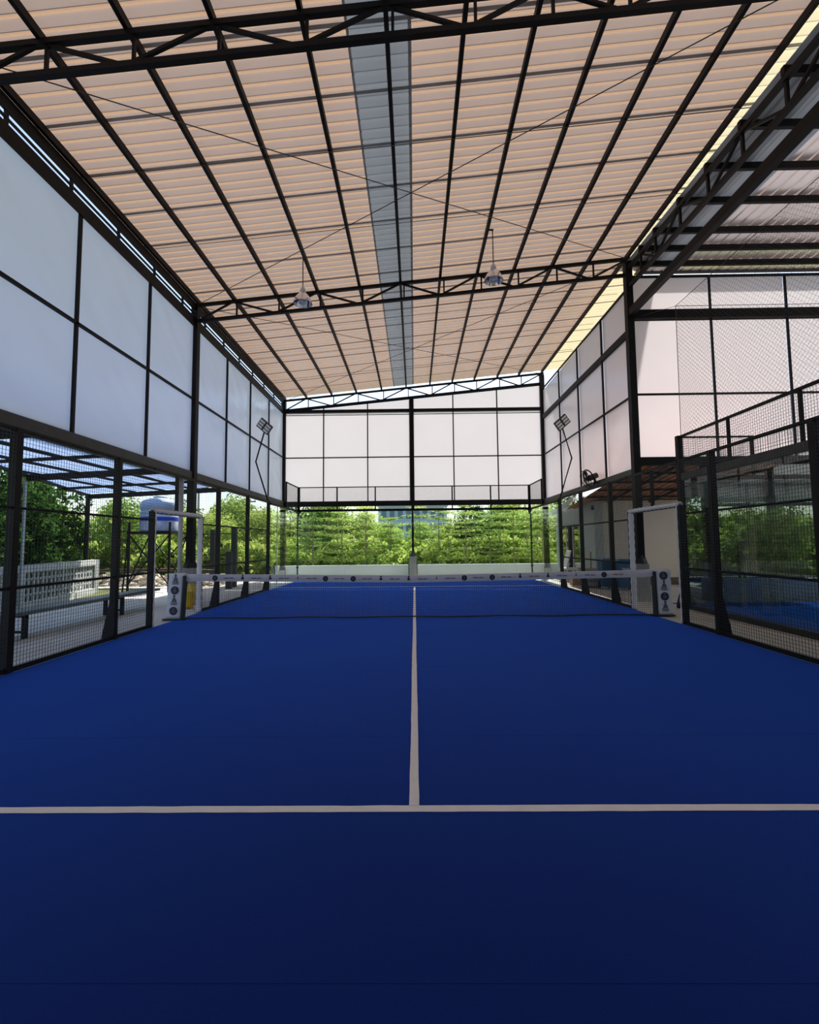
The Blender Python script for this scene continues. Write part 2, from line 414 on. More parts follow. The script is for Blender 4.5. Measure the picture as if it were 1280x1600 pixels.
part(MB().box(6.44, 6.5, 2.0, 3.02, 9.22, 9.26), 'fascia', M['beam'], cr)

# ---- walls
def wall(name): return empty(name, kind='structure')
def barpart(p, q, wd, h, name, wl, m='steel', up=(0, 0, 1)): return part(MB().beam(p, q, wd, h, up), name, M[m], wl)
wl = wall('wall_left')
ym = [-10.7, -8.4, -6.2, -4.05, -1.9, .3, 2.5, 4.65, 6.75, 8.9, 11.1]
barpart((-6.02, -10.7, 3.45), (-6.02, 11.1, 3.42), .14, .25, 'beam', wl, 'beam')
barpart((-6.01, -10.7, 7.745), (-6.01, 11.1, 7.745), .05, .25, 'beam', wl)
barpart((-5.99, -10.7, 5.56), (-5.99, 11.1, 5.56), .05, .055, 'rail', wl)
barpart((-5.96, -10.7, 7.57), (-5.96, 11.1, 7.57), .03, .03, 'rail', wl)
for yy in ym[1:-1]:
    if yy != 2.5: barpart((-5.99, yy, 3.55), (-5.99, yy, 7.62), .055, .05, 'mullion', wl, up=(1, 0, 0))
for i in range(len(ym) - 1):
    for k, (z0, z1) in enumerate(((3.5, 5.56), (5.56, 7.68))):
        part(tarp_mesh((-6.025, ym[i] + .005, z0 + .002), Y, Z, ym[i + 1] - ym[i] - .01, z1 - z0 - .004, X, .03, i * 2 + k, n=22), 'tarp_panel', M['tarpb'], wl, True)
wf = wall('wall_far')
xm = [-6, -4.14, -2.1, -.06, 1.86, 3.89, 6]
barpart((-6, 11.1, 3.4), (6, 11.1, 3.4), .12, .24, 'beam', wf)
barpart((-6, 11.1, 7.72), (6, 11.1, 7.72), .12, .13, 'beam', wf)
barpart((-6, 11.06, 7.53), (6, 11.06, 7.53), .03, .03, 'rail', wf)
barpart((-6, 11.07, 5.54), (6, 11.07, 5.54), .05, .05, 'rail', wf)
barpart((-5.9, 11.09, zc(-6) - .66 + .1), (6, 11.09, zc(6) - .58), .04, .05, 'rail', wf)
for x in xm[1:-1]:
    if x != -.06: barpart((x, 11.07, 3.5), (x, 11.07, zc(x) - .58), .05, .05, 'mullion', wf, up=(0, 1, 0))
for i in range(6):
    for k, (z0, z1) in enumerate(((3.48, 5.54), (5.54, 7.68))):
        part(tarp_mesh((xm[i] + .005, 11.13, z0 + .002), X, Z, xm[i + 1] - xm[i] - .01, z1 - z0 - .004, Y, .008, 50 + i * 2 + k), 'tarp_panel', M['tarp'], wf, True)
    a0 = xm[i] + .005
    part(tarp_mesh((a0, 11.13, 7.7), X, Z, xm[i + 1] - xm[i] - .01, 1, Y, .004, 90 + i, top=lambda a, a0=a0: max(.02, zc(a0 + a) - .6 - 7.7)), 'tarp_panel', M['tarp'], wf, True)
wr = wall('wall_right')
yr = [2.5, 4.35, 6.5, 8.6, 11.1]
barpart((6.0, 2.5, 3.42), (6.0, 11.1, 3.42), .14, .2, 'beam', wr, 'beam')
barpart((6.0, 2.5, 7.3), (6.0, 11.1, 7.3), .12, .18, 'beam', wr)
barpart((5.98, 2.5, 5.5), (5.98, 11.1, 5.55), .05, .05, 'rail', wr)
barpart((6.0, 2.5, 8.56), (6.0, 11.1, 8.62), .05, .05, 'rail', wr)
for yy in yr[1:-1]: barpart((5.98, yy, 3.5), (5.98, yy, 8.57), .055, .05, 'mullion', wr, up=(1, 0, 0))
for i in range(4):
    for k, (z0, z1) in enumerate(((3.48, 5.51), (5.51, 7.22), (7.36, 8.56))):
        part(tarp_mesh((6.03, yr[i] + .005, z0 + .002), Y, Z, yr[i + 1] - yr[i] - .01, z1 - z0 - .004, X, .02, 120 + i * 3 + k), 'tarp_panel', M['tarp'], wr, True)
barpart((6.0, -10.7, 7.8), (6.0, 2.5, 7.8), .13, .2, 'beam', wr)
ws = wall('wall_side')
xs = [6.0, 8.2, 10.27, 12.35, 14.4, 16.6]
barpart((6.1, 2.5, 3.7), (16.6, 2.5, 3.7), .14, .22, 'beam', ws)
barpart((6.1, 2.5, 7.78), (16.6, 2.5, 7.78), .12, .24, 'beam', ws)
barpart((6.1, 2.46, 7.6), (16.6, 2.46, 7.6), .03, .03, 'rail', ws)
barpart((6.1, 2.47, 5.53), (16.6, 2.47, 5.53), .05, .05, 'rail', ws)
barpart((6.1, 2.5, 8.86), (16.6, 2.5, 8.86), .05, .06, 'rail', ws)
for x in xs[1:]: barpart((x, 2.47, 3.75), (x, 2.47, 8.84), .05, .05, 'mullion', ws, up=(0, 1, 0))
for i in range(5):
    for k, (z0, z1) in enumerate(((3.76, 5.53), (5.53, 7.7), (7.86, 8.84))):
        part(tarp_mesh((xs[i] + (.1 if i == 0 else .005), 2.53, z0 + .002), X, Z, xs[i + 1] - xs[i] - (.105 if i == 0 else .01), z1 - z0 - .004, Y, .008, 160 + i * 3 + k), 'tarp_panel', M['tarp'], ws, True)
wn = wall('wall_near')                                   # closes the hall behind the viewer
for i in range(6):
    part(tarp_mesh((xm[i] + .005, -10.85, 3.4), X, Z, xm[i + 1] - xm[i] - .01, 1, Y, .008, 200 + i, top=lambda a, a0=xm[i]: zc(a0 + a) - 3.6), 'tarp_panel', M['tarp'], wn, True)
part(MB().box(-6.2, 17, -11.2, -11.0, -.01, 3.2), 'solid_panel', M['bwall'], wn)
wo = wall('wall_outer')
for i in range(6):
    part(tarp_mesh((16.9, -10.7 + i * 2.2, 3.5), Y, Z, 2.19, 5.4, X, .02, 230 + i), 'tarp_panel', M['tarp'], wo, True)
# low walls below the far tarp and beside the second court
part(MB().box(-6.3, -.28, 11.05, 11.2, -.05, .6), 'wall_low', M['plaster'], kind='structure', label='low plastered wall behind the far glass, left of the middle column')
part(MB().box(.14, 6.5, 11.05, 11.2, -.05, .6), 'wall_low', M['plaster'], kind='structure', label='low plastered wall behind the far glass, right of the middle column')
part(MB().box(8.2, 17, 2.43, 2.57, -.05, .55), 'wall_low', M['plaster'], kind='structure', label='low grey wall beyond the second court')

# ---- columns
def column(x, yy, ztop, label, w0=.18, thin=None, pw=.33, pz=.97):
    t = empty('steel_column', (x, yy, 0), label, 'column')
    if thin:
        part(MB().beam((x, yy, 3.3), (x, yy, ztop), w0, w0, (0, 1, 0)), 'shaft', M['steel'], t)
        part(MB().beam((x, yy, 1.18), (x, yy, 3.3), thin, thin, (0, 1, 0)), 'lower_shaft', M['steel'], t)
    else:
        part(MB().beam((x, yy, pz + .13), (x, yy, ztop), w0, w0, (0, 1, 0)), 'shaft', M['steel'], t)
    a = (thin or w0) / 2; b = min(pw / 2 - .02, a + .06)
    part(MB().lathe((x, yy, 0), [(b * 1.35, pz), (b * 1.35, pz + .03), (a * 1.3, pz + .23)], 4), 'base_flare', M['black'], t)
    p = MB().add([(x + sx * h, yy + sy * h, z) for h, z in ((pw / 2 + .01, -.05), (pw / 2 - .01, pz)) for sx, sy in ((-1, -1), (1, -1), (1, 1), (-1, 1))],
                 [(3, 2, 1, 0), (4, 5, 6, 7), (0, 1, 5, 4), (1, 2, 6, 5), (2, 3, 7, 6), (3, 0, 4, 7)])
    part(p, 'pedestal', M['conc'], t, label='square concrete pedestal')
    return t
column(-6.0, 2.5, 8.22, 'tall dark steel column on the left, behind the yellow bin')
column(6.0, 2.5, 9.3, 'tall dark steel column on the right, behind the right gate')
column(-6.0, 11.1, 8.2, 'dark steel column in the far left corner of the hall', .2, pz=.4)
column(6.0, 11.1, 9.3, 'dark steel column in the far right corner of the hall', .2, pz=.4)
column(-.06, 11.1, zc(0) - .55, 'dark steel column in the middle of the far wall', .2, .1, .33)
column(7.85, 2.5, 3.6, 'dark post under the right tarp wall, seen through the second court glass', .2)

# ============================================================ COURT CAGE
def fence_root(side, y0, y1, label): return empty('cage_fence', (side * 5.1, (y0 + y1) / 2, 0), label, 'fence')
def cage(side, posts, y0, y1, label, ztop=3.1, end=None):
    s = side; x = s * 5.1; t = fence_root(s, y0, y1, label)
    for yy in posts:
        part(MB().box(x - .05, x + .05, yy - .045, yy + .045, 0, ztop), 'post', M['steel'], t)
        g = MB(); xa, xb = (x + s * .05), (x + s * .17)
        vs = [(xa, yy - .045, 0), (xb, yy - .045, 0), (xb - s * .02, yy - .045, .12), (xa, yy - .045, .62), (xa, yy + .045, 0), (xb, yy + .045, 0), (xb - s * .02, yy + .045, .12), (xa, yy + .045, .62)]
        g.add(vs, [(0, 1, 2, 3), (7, 6, 5, 4), (0, 4, 5, 1), (1, 5, 6, 2), (2, 6, 7, 3)])
        part(g, 'foot', M['steel'], t)
    for z, h in ((.03, .06), (1.05, .035), (2.07, .035), (ztop - .02, .05)):
        part(MB().beam((x - s * .02, y0, z), (x - s * .02, y1, z), .035, h), 'rail', M['steel'], t)
    part(wires(MB(), (x - s * .045, y0, .03), Y, Z, y1 - y0, ztop - .05), 'wire_mesh', M['wire'], t, kind='stuff')
    return t
cage(-1, [-6.0, -4.0, -1.97], -7.6, -.95, 'black wire mesh fence along the left side, near the bench')
cage(1, [-6.0, -4.0, -1.97], -7.6, -1.05, 'black wire mesh fence along the right side, in front of the second court')
cage(-1, [2.1, 4.2, 6.2], 1.2, 6.2, 'black wire mesh fence on the left beyond the net, ending at the glass')
cage(1, [2.1, 4.2, 6.2], 1.1, 6.2, 'black wire mesh fence on the right beyond the net, in front of the blue bins')
def wavy_pad(p, q, w, h, amp=.007):
    mb = MB(); p, q = Vector(p), Vector(q); n = 44; d, a, b = mb.frame(q - p); vs = []; ns = 10
    for k in range(n + 1):
        c = p.lerp(q, k / n); sc = 1 + amp / w * 2 * math.sin(k * 2 * PI / 3.7)
        for i in range(ns):
            th = 2 * PI * i / ns; vs.append(c + a * (math.cos(th) * w / 2 * sc) + b * (math.sin(th) * h / 2 * sc))
    fs = [(k * ns + i, k * ns + (i + 1) % ns, (k + 1) * ns + (i + 1) % ns, (k + 1) * ns + i) for k in range(n) for i in range(ns)]
    fs += [tuple(range(ns))[::-1], tuple(n * ns + i for i in range(ns))]
    return mb.add(vs, fs)
def gate(s, y0, y1, label):
    x = s * 5.1; t = empty('gate_frame', (x, (y0 + y1) / 2, 0), label, 'gate')
    for yy in (y0, y1):
        part(MB().box(x - .045, x + .045, yy - .04, yy + .04, 0, 2.24), 'post', M['steel'], t)
    part(MB().beam((x, y0, 2.235), (x, y1, 2.235), .06, .06), 'header', M['steel'], t)
    part(wavy_pad((x - s * .01, y0 + .055, .01), (x - s * .01, y0 + .055, 2.22), .10, .07), 'foam_pad', M['foam'], t, True, label='white foam padding')
    part(wavy_pad((x - s * .01, y1 - .055, .01), (x - s * .01, y1 - .055, 2.22), .13, .08), 'foam_pad', M['foam'], t, True, label='white foam padding')
    part(wavy_pad((x, y0, 2.26), (x, y1, 2.26), .11, .11, .006), 'foam_pad', M['foam'], t, True, label='white foam padding')
    part(MB().box(x - .03, x + .03, -.03, .03, 2.27, 3.06), 'strut', M['steel'], t)
    part(MB().beam((x - s * .02, y0, 3.08), (x - s * .02, y1, 3.08), .035, .05), 'rail', M['steel'], t)
    part(wires(MB(), (x - s * .045, y0, 2.3), Y, Z, y1 - y0, .76), 'wire_mesh', M['wire'], t, kind='stuff')
gate(-1, -.91, 1.14, 'left court gateway with white foam padding, beside the yellow bin')
gate(1, -1.0, 1.04, 'right court gateway with white foam padding, in front of the beige wall')
# glass
def pane(x0, x1, y0, y1, z0=.02, z1=2.97):
    mb = MB().box(x0, x1, y0, y1, z0, z1)
    th = min(x1 - x0, y1 - y0)
    side = 0 if (x1 - x0) < (y1 - y0) else 1
    mb.mi = [1, 1] + ([1, 0, 1, 0] if side == 0 else [0, 1, 0, 1])
    return mb
GM = [M['glass'], M['edge']]
def side_glass(s, cuts, label):
    x = s * 5.03; t = empty('glass_wall', (x, 8.1, 0), label, 'glass wall')
    for a, b in zip(cuts[:-1], cuts[1:]): part(pane(x - .006, x + .006, a + .004, b - .004), 'glass_panel', GM, t)
    part(MB().beam((x, 6.25, 3.0), (x, 10, 3.0), .05, .06), 'rail', M['steel'], t)
    part(MB().beam((x, 8.15, 4.03), (x, 10, 4.03), .04, .04), 'rail', M['steel'], t)
    part(MB().box(x - .025, x + .025, 8.13, 8.18, 3.0, 4.05), 'post', M['steel'], t)
    part(wires(MB(), (x, 8.18, 3.03), Y, Z, 1.8, 1.0), 'wire_mesh', M['wire'], t, kind='stuff')
    part(MB().box(x - .03, x + .03, 9.93, 9.99, .02, 2.8), 'corner_strip', M['edge'], t)
    if s < 0: part(MB().box(x + .006, x + .02, 6.95, 7.01, .02, 2.97), 'joint_seal', M['white'], t)
    for z in (.55, 1.5, 2.25):
        part(MB().box(x - s * .0 - .05, x + .05, 9.9, 9.96, z, z + .05), 'clamp', M['black'], t)
side_glass(-1, [6.26, 6.98, 8.1, 9.98], 'clear glass side wall at the far left of the court')
side_glass(1, [6.26, 8.1, 9.98], 'clear glass side wall at the far right of the court')
t = empty('glass_wall', (0, 10, 0), 'wide clear glass back wall across the far end of the court', 'glass wall')
for k in range(5): part(pane(-5 + 2 * k + .004, -3 + 2 * k - .004, 9.994, 10.006), 'glass_panel', GM, t)
part(MB().beam((-5.06, 10.0, 3.02), (5.06, 10.0, 3.02), .08, .1), 'rail', M['steel'], t)
part(MB().beam((-5.06, 10.0, 3.24), (5.06, 10.0, 3.24), .03, .025), 'rail', M['steel'], t)
part(MB().beam((-5.06, 10.0, 4.03), (5.06, 10.0, 4.03), .04, .04), 'rail', M['steel'], t)
for k in range(7):
    x = -5 + k * 10 / 6; e = k in (0, 6); h = .05 if e else .025
    part(MB().box(x - h, x + h, 9.96, 10.04, 2.98, 4.05), 'post', M['steel'], t)
    if e: part(MB().lathe((x, 10, 0), [(.01, 2.78), (.1, 2.97)], 4), 'corner_bracket', M['black'], t)
part(wires(MB(), (-5, 10, 3.06), X, Z, 10, .96), 'wire_mesh', M['wire'], t, kind='stuff')

# ============================================================ NET
net = empty('tennis_net', (0, 0, 0), 'black court net with white printed top tape and dark bottom hem, strung across the middle', 'net')
def ztape(x): return .885 - .05 * 0 + .0018 * (abs(x) ** 1.0) * 8 + (.02 if abs(x) > 4.9 else 0)
mb = MB(); n = 60; vs = []
for k in range(n + 1):
    x = -4.86 + 9.9 * k / n; z = ztape(x)
    for (dy, dz) in ((-.014, -.145), (-.02, -.07), (-.012, -.004), (0, .004), (.012, -.004), (.014, -.145)): vs.append((x, dy, z + dz))
fs = [(k * 6 + i, (k + 1) * 6 + i, (k + 1) * 6 + (i + 1) % 6, k * 6 + (i + 1) % 6) for k in range(n) for i in range(6)]
tape = part(mb.add(vs, fs), 'top_tape', M['wrap'], net, label='white vinyl tape with small dark prints')
g = MB()
for k in range(int(9.9 / .045)):
    x = -4.85 + k * .045; g.beam((x, 0, .03), (x, 0, ztape(x) - .12), .003, .003, caps=False)
for k in range(18):
    z = .04 + k * .0425
    g.beam((-4.86, 0, z), (5.03, 0, z), .003, .003, caps=False)
part(g, 'net_mesh', M['wire'], net, kind='stuff')
mb = MB()
for k in range(30):
    x0 = -4.86 + 9.9 * k / 30; x1 = -4.86 + 9.9 * (k + 1) / 30
    mb.beam((x0, 0, .028 + .008 * math.sin(k)), (x1, 0, .028 + .008 * math.sin(k + 1)), .02, .026, caps=False)
part(mb, 'bottom_hem', M['ink'], net)
# printed marks
def disc(mb, c, r, n=20, sy=1.0, mi=0):
    c = Vector(c); vs = [c] + [c + Vector((math.cos(2 * PI * i / n) * r, 0, math.sin(2 * PI * i / n) * r * sy)) for i in range(n)]
    return mb.add(vs, [(0, i + 1, (i + 1) % n + 1) for i in range(n)], mi)
def poly(mb, pts, c, s, mi=0):
    c = Vector(c); vs = [c + Vector((x * s, 0, z * s)) for x, z in pts]; return mb.add(vs, [tuple(range(len(pts)))], mi)
def figure(mb, c, s, mi=0):
    """seated figure with a racket head, arms to the knees, crossed legs, a small ball beside it"""
    c = Vector(c)
    disc(mb, c + Vector((0, 0, .36 * s)), .14 * s, 14, 1.2, mi)
    poly(mb, [(-.09, .26), (-.07, .13), (.07, .13), (.09, .26)], c, s, mi)
    poly(mb, [(-.1, .15), (-.2, .06), (-.25, -.14), (.25, -.14), (.2, .06), (.1, .15)], c, s, mi)
    disc(mb, c + Vector((-.13 * s, -.0005, -.2 * s)), .15 * s, 12, .5, mi); disc(mb, c + Vector((.13 * s, -.001, -.2 * s)), .15 * s, 12, .5, mi)
    disc(mb, c + Vector((-.3 * s, 0, .2 * s)), .045 * s, 8, 1, mi)
    poly(mb, [(-.34, .17), (-.3, .15), (-.37, .1)], c, s, mi)
def textpart(txt, c, size, m, parent, name='lettering', rotz=0):
    cu = bpy.data.curves.new('tmp', 'FONT'); cu.body = txt; cu.size = size; cu.align_x = 'CENTER'; cu.align_y = 'CENTER'; cu.resolution_u = 2; cu.offset = size * .035
    ob = bpy.data.objects.new('tmp', cu); C.objects.link(ob)
    dg = bpy.context.evaluated_depsgraph_get(); me = bpy.data.meshes.new_from_object(ob.evaluated_get(dg))
    bpy.data.objects.remove(ob)
    me.transform(Matrix.Rotation(PI / 2, 4, 'X')); me.materials.clear(); me.materials.append(m); me.name = name
    o = bpy.data.objects.new(name, me); C.objects.link(o); o.parent = parent
    o.location = Vector(c) - ROOT[parent.name]; o.rotation_euler.z = rotz; return o
for i in range(30):
    x = -4.23 + .294 * i; z = ztape(x) - .075
    if i % 2:
        textpart('PADEL GURU', (x, -.0225, z), .036, M['ink'], tape)
        continue
    e = {0: 'c', 1: 'f', 2: 'f', 3: 'x', 4: 'c'}[(i // 2) % 5]
    p = MB()
    if e == 'c':
        disc(p, (x, -.0225, z), .058, 18); figure(p, (x, -.0235, z), .075, 1)
        part(p, 'emblem', [M['ink'], M['inkg']], tape)
    else:
        figure(p, (x, -.0225, z + .008), .12 if e == 'f' else .07); part(p, 'emblem', M['ink'] if e == 'f' else M['inkg'], tape)
def net_post(x, first, label, black_side, slant):
    t = empty('net_post', (x, 0, 0), label, 'net post', 'padded net posts')
    mb = MB(); n = 24; W, D = .17, .075; vs = []; ns = 16; hs = 14
    for k in range(hs + 1):
        z = .035 + .94 * k / hs
        dx = slant * (z - .5) + .004 * math.sin(k * 2.1); wv = 1 + .03 * noise.noise(Vector((k * .7, x, 0)))
        for i in range(ns):
            th = 2 * PI * i / ns; ca, sa = math.cos(th), math.sin(th); p_ = .45
            vs.append((x + dx + math.copysign(abs(ca) ** p_, ca) * W * wv, math.copysign(abs(sa) ** p_, sa) * D, z))
    fs = [(k * ns + i, k * ns + (i + 1) % ns, (k + 1) * ns + (i + 1) % ns, (k + 1) * ns + i) for k in range(hs) for i in range(ns)]
    fs += [tuple(range(ns))[::-1], tuple(hs * ns + i for i in range(ns))]
    wp = part(mb.add(vs, fs), 'padded_wrap', M['wrap'], t, True, label='white padded wrap with dark emblems')
    sx = x + black_side * .175
    part(MB().beam((sx + slant * -.46, -.015, .03), (sx + slant * .43, -.015, .93), .035, .15, (0, 1, 0)), 'closure_strip', M['black'], t)
    part(MB().box(x - .24, x + .2, -.1, .1, 0, .03), 'base_plate', M['black'], t)
    for k in range(4):
        z = .84 - k * .215; cx = x + slant * (z - .5); e = first if k % 2 == 0 else ('c' if first == 'f' else 'f')
        p = MB()
        if e == 'c':
            disc(p, (cx, -.079, z), .088, 24); figure(p, (cx, -.0805, z), .13, 1)
            part(p, 'emblem', [M['ink'], M['inkg']], wp, label='dark round emblem')
        else:
            figure(p, (cx, -.079, z + .025), .19); em = part(p, 'emblem', M['inkg'], wp, label='grey seated figure emblem')
            textpart('PADEL', (cx, -.0795, z - .045), .05, M['inkg'], wp); textpart('GURU', (cx, -.0795, z - .08), .05, M['inkg'], wp)
net_post(-5.06, 'f', 'white padded net post on the left, beside the yellow bin', 1, .05)
net_post(5.22, 'c', 'white padded net post on the right, by the right gateway', -1, -.02)

# ============================================================ LAMPS, FAN
def pendant(x, yy, zb, label):
    t = empty('pendant_lamp', (x, yy, zb), label, 'lamp', 'pendant lamps under the main roof')
    part(MB().tube([(x, yy, zb + .42), (x, yy, zc(x) + .02)], .012, 6), 'cord', M['black'], t)
    xp = min(PX, key=lambda q: abs(q - x)); part(MB().beam((xp, yy, zc(x) + .015), (x + math.copysign(.02, x - xp), yy, zc(x) + .015), .03, .03), 'hook', M['steel'], t)
    part(MB().lathe((x, yy, zb), [(.06, .26), (.07, .3), (.06, .36), (.035, .4), (.02, .44)], 16), 'socket', M['lens'], t, True)
    part(MB().lathe((x, yy, zb), [(.225, 0), (.215, .05), (.17, .15), (.10, .24), (.06, .27)], 24, cap0=False, cap1=False), 'reflector', M['chrome'], t, True)
    part(MB().lathe((x, yy, zb), [(.03, .03), (.085, .05), (.09, .12), (.05, .2)], 16), 'bulb', M['lens'], t, True)
pendant(-2.6, .8, 7.32, 'chrome pendant lamp hanging on a long cord, left of the grey roof strip')
pendant(1.97, .75, 7.78, 'chrome pendant lamp hanging on a long cord, right of the grey roof strip')
def flood(s, label):
    x0 = s * 5.12; yy = 6.2
    t = empty('floodlight', (x0, yy, 3.0), label, 'floodlight', 'floodlights on bent arms')
    el = Vector((s * 5.57, yy, 4.5)); hd = Vector((s * 5.27, yy, 5.6))
    part(MB().tube([(x0, yy, 2.7), (x0, yy, 3.1), el, hd], .028, 8), 'arm', M['steel'], t)
    part(MB().tube([hd - Vector((s * .02, 0, .02)), hd + Vector((s * .02, -.02, .1))], .05, 8), 'swivel', M['steel'], t)
    ax = Vector((s * .68, 0, .60)).normalized()           # the two modules step along this diagonal
    fw = Vector((-s * .25, -.8, -.55)).normalized(); fw = (fw - ax * fw.dot(ax)).normalized(); upv = ax.cross(fw)
    c0 = hd + Vector((s * -.02, -.06, .15))
    for k in (-1, 1):
        c = c0 + ax * (.135 * k)
        md = part(MB().beam(c - fw * .04, c + fw * .04, .25, .36, upv), 'lamp_module', M['beam'], t)
        for j in range(3):
            cc = c + upv * ((j - 1) * .105) + fw * .043
            part(MB().beam(cc - ax * .1, cc + ax * .1, .07, .012, fw), 'led_strip', M['led'], md)
flood(-1, 'twin floodlight on a bent arm at the far left of the court')
flood(1, 'twin floodlight on a bent arm at the far right of the court')
t = empty('wall_fan', (5.8, 5.0, 3.6), 'black round fan on the right beam, facing into the court', 'fan')
c = Vector((5.72, 5.1, 3.62)); ax = Vector((-.93, -.12, -.36)).normalized(); _, a, b = MB().frame(ax)
def ring(rad, off, r, n=28): return [c + ax * off + (a * math.cos(2 * PI * i / n) + b * math.sin(2 * PI * i / n)) * rad for i in range(n + 1)]
cg = MB(); cg.tube(ring(.29, 0, 0), .022, 6, False); cg.tube(ring(.29, .12, 0), .012, 5, False); cg.tube(ring(.2, .14, 0), .006, 4, False)
for i in range(24):
    d = a * math.cos(2 * PI * i / 24) + b * math.sin(2 * PI * i / 24)
    cg.tube([c + ax * .14 + d * .06, c + ax * .14 + d * .25, c + ax * .12 + d * .29], .005, 4, False)
part(cg, 'cage', M['steel'], t)
for i in range(4):
    d = a * math.cos(PI / 2 * i) + b * math.sin(PI / 2 * i); e = ax.cross(d)
    part(MB().add([c + d * .05 - e * .03 + ax * .05, c + d * .26 - e * .1 + ax * .02, c + d * .26 + e * .08 + ax * .08, c + d * .05 + e * .03 + ax * .06], [(0, 1, 2, 3)]), 'blade', M['beam'], t)
part(MB().tube([c + ax * .1, c - ax * .02, c - ax * .3], [.06, .1, .09], 14), 'motor', M['black'], t)
part(MB().tube([c - ax * .2, (5.9, 5.0, 3.46)], .035, 8), 'bracket', M['black'], t)

# ============================================================ SECOND COURT CAGE
t = empty('cage_fence', (6.36, -1.5, 0), 'tall dark glass and mesh fence of the second court, behind the right mesh', 'fence')
part(MB().box(6.30, 6.42, 1.04, 1.16, 0, 4.06), 'post', M['steel'], t, label='tall corner post')
part(MB().add([(6.30, 1.05, 0), (6.14, 1.05, 0), (6.16, 1.05, .12), (6.30, 1.05, .6), (6.30, 1.15, 0), (6.14, 1.15, 0), (6.16, 1.15, .12), (6.30, 1.15, .6)], [(3, 2, 1, 0), (4, 5, 6, 7), (1, 5, 4, 0), (2, 6, 5, 1), (3, 7, 6, 2)]), 'foot', M['steel'], t)
part(MB().beam((6.36, -7, 4.03), (6.36, 1.1, 4.03), .05, .05), 'rail', M['steel'], t)
part(MB().beam((6.36, -7, 3.07), (6.36, 1.1, 3.07), .08, .16), 'beam', M['beam'], t)
part(MB().box(6.31, 6.41, -7, 1.04, 0, .1), 'kerb_beam', M['black'], t)
for yy in (-.62, -2.35, -4.1, -5.9): part(MB().box(6.335, 6.385, yy - .025, yy + .025, 3.1, 4.02), 'post', M['steel'], t)
for a_, b_ in ((-7, -5), (-5, -3), (-3, -1), (-1, 1.03)): part(pane(6.354, 6.366, a_ + .004, b_ - .004, .1, 2.98), 'glass_panel', [M['glass2'], M['edge']], t)
part(MB().beam((6.42, 1.1, 4.03), (8.1, 1.1, 4.03), .04, .04), 'rail', M['steel'], t)
part(MB().box(8.06, 8.12, 1.07, 1.13, 3.0, 4.05), 'post', M['steel'], t)
part(MB().beam((6.42, 1.1, 3.05), (16, 1.1, 3.05), .08, .1), 'rail', M['steel'], t)
for k in range(5): part(pane(6.42 + k * 1.9, 6.42 + k * 1.9 + 1.89, 1.094, 1.106, .02, 2.98), 'glass_panel', [M['glass2'], M['edge']], t)
part(wires(MB(), (6.36, -7, 3.1), Y, Z, 8.1, .92, .055), 'wire_mesh', M['wire'], t, kind='stuff')
part(wires(MB(), (6.42, 1.1, 3.1), X, Z, 1.68, .92, .055), 'wire_mesh', M['wire'], t, kind='stuff')
t = empty('ball_net', (6.45, -3, 4.1), 'fine diagonal ball net hung above the second court fence', 'net')
part(diamond(MB(), (6.45, -7, 4.06), Y, Z, 8.1, 3.2, .075, .0011), 'net_mesh', M['wire'], t, kind='stuff')
part(diamond(MB(), (6.45, 1.12, 4.06), X, Z, 9.5, 3.2, .075, .0011), 'net_mesh', M['wire'], t, kind='stuff')
part(MB().tube([(6.45, -7, 7.24), (6.45, 1.1, 7.28), (16, 1.1, 7.28)], .008, 5), 'border_rope', M['rod'], t)
part(MB().tube([(6.45, 1.1, 7.28), (6.42, 1.1, 4.06)], .008, 5), 'border_rope', M['rod'], t)
part(MB().tube([(6.45, 1.1, 7.28), (6.3, 2.4, 7.7)], .005, 5), 'border_rope', M['rod'], t)

# ============================================================ LEFT SIDE
# canopy beyond the left wall
cn = empty('canopy', (-8.5, 2, 3.5), 'lean-to canopy of pale blue sheets on dark rafters, over the left walkway', 'canopy')
def zcan(x): return 3.62 + (x + 6.1) * .042
def xedge(yy): return -10.0 - .33 * (yy - 1.9)
for i, yy in enumerate((-6.3, -4.25, -2.2, -.15, 1.9, 3.95, 6.0)):
    xe = xedge(yy); big = i % 2 == 0
    part(MB().beam((-6.12, yy, zcan(-6.1) - .1), (xe, yy, zcan(xe) - .1), .09 if big else .05, .16 if big else .07), 'rafter', M['steel'], cn)
for x in (-6.7, -7.7, -8.7, -9.7):
    part(MB().beam((x, -6.3, zcan(x) - .03), (x, 6.0, zcan(x) - .03), .05, .06), 'purlin', M['steel'], cn)
part(MB().beam((xedge(-6.3), -6.3, zcan(xedge(-6.3)) - .05), (xedge(6), 6, zcan(xedge(6)) - .05), .06, .08), 'purlin', M['steel'], cn)
k = 0; yy = -6.3
while yy < 6.05:
    a_, b_ = yy, min(yy + 1.02, 6.08)
    vs = [(-6.14, a_, zcan(-6.14) + .01), (xedge(a_) - .15, a_, zcan(xedge(a_)) + .01), (xedge(b_) - .15, b_, zcan(xedge(b_)) + .01), (-6.14, b_, zcan(-6.14) + .01)]
    part(MB().add(vs, [(0, 1, 2, 3)]), 'canopy_sheet', M['canopy'], cn); yy += 1.03
for (x, yy, m, r) in ((-10.05, 1.9, 'pipe', .035), (-11.32, 5.95, 'steel', .07), (-8.6, -2.2, 'steel', .06)):
    part(MB().tube([(x, yy, -.05), (x, yy, zcan(x) - .15)], r, 10), 'post', M[m], cn)
# pipe beside the column
solo(MB().tube([(-6.02, 1.98, -.012), (-6.02, 1.98, 3.3)], .055, 12), 'downpipe', M['pipe'], (-6.02, 1.98, 0), 'pale grey downpipe left of the tall left column', 'pipe', smooth=True)
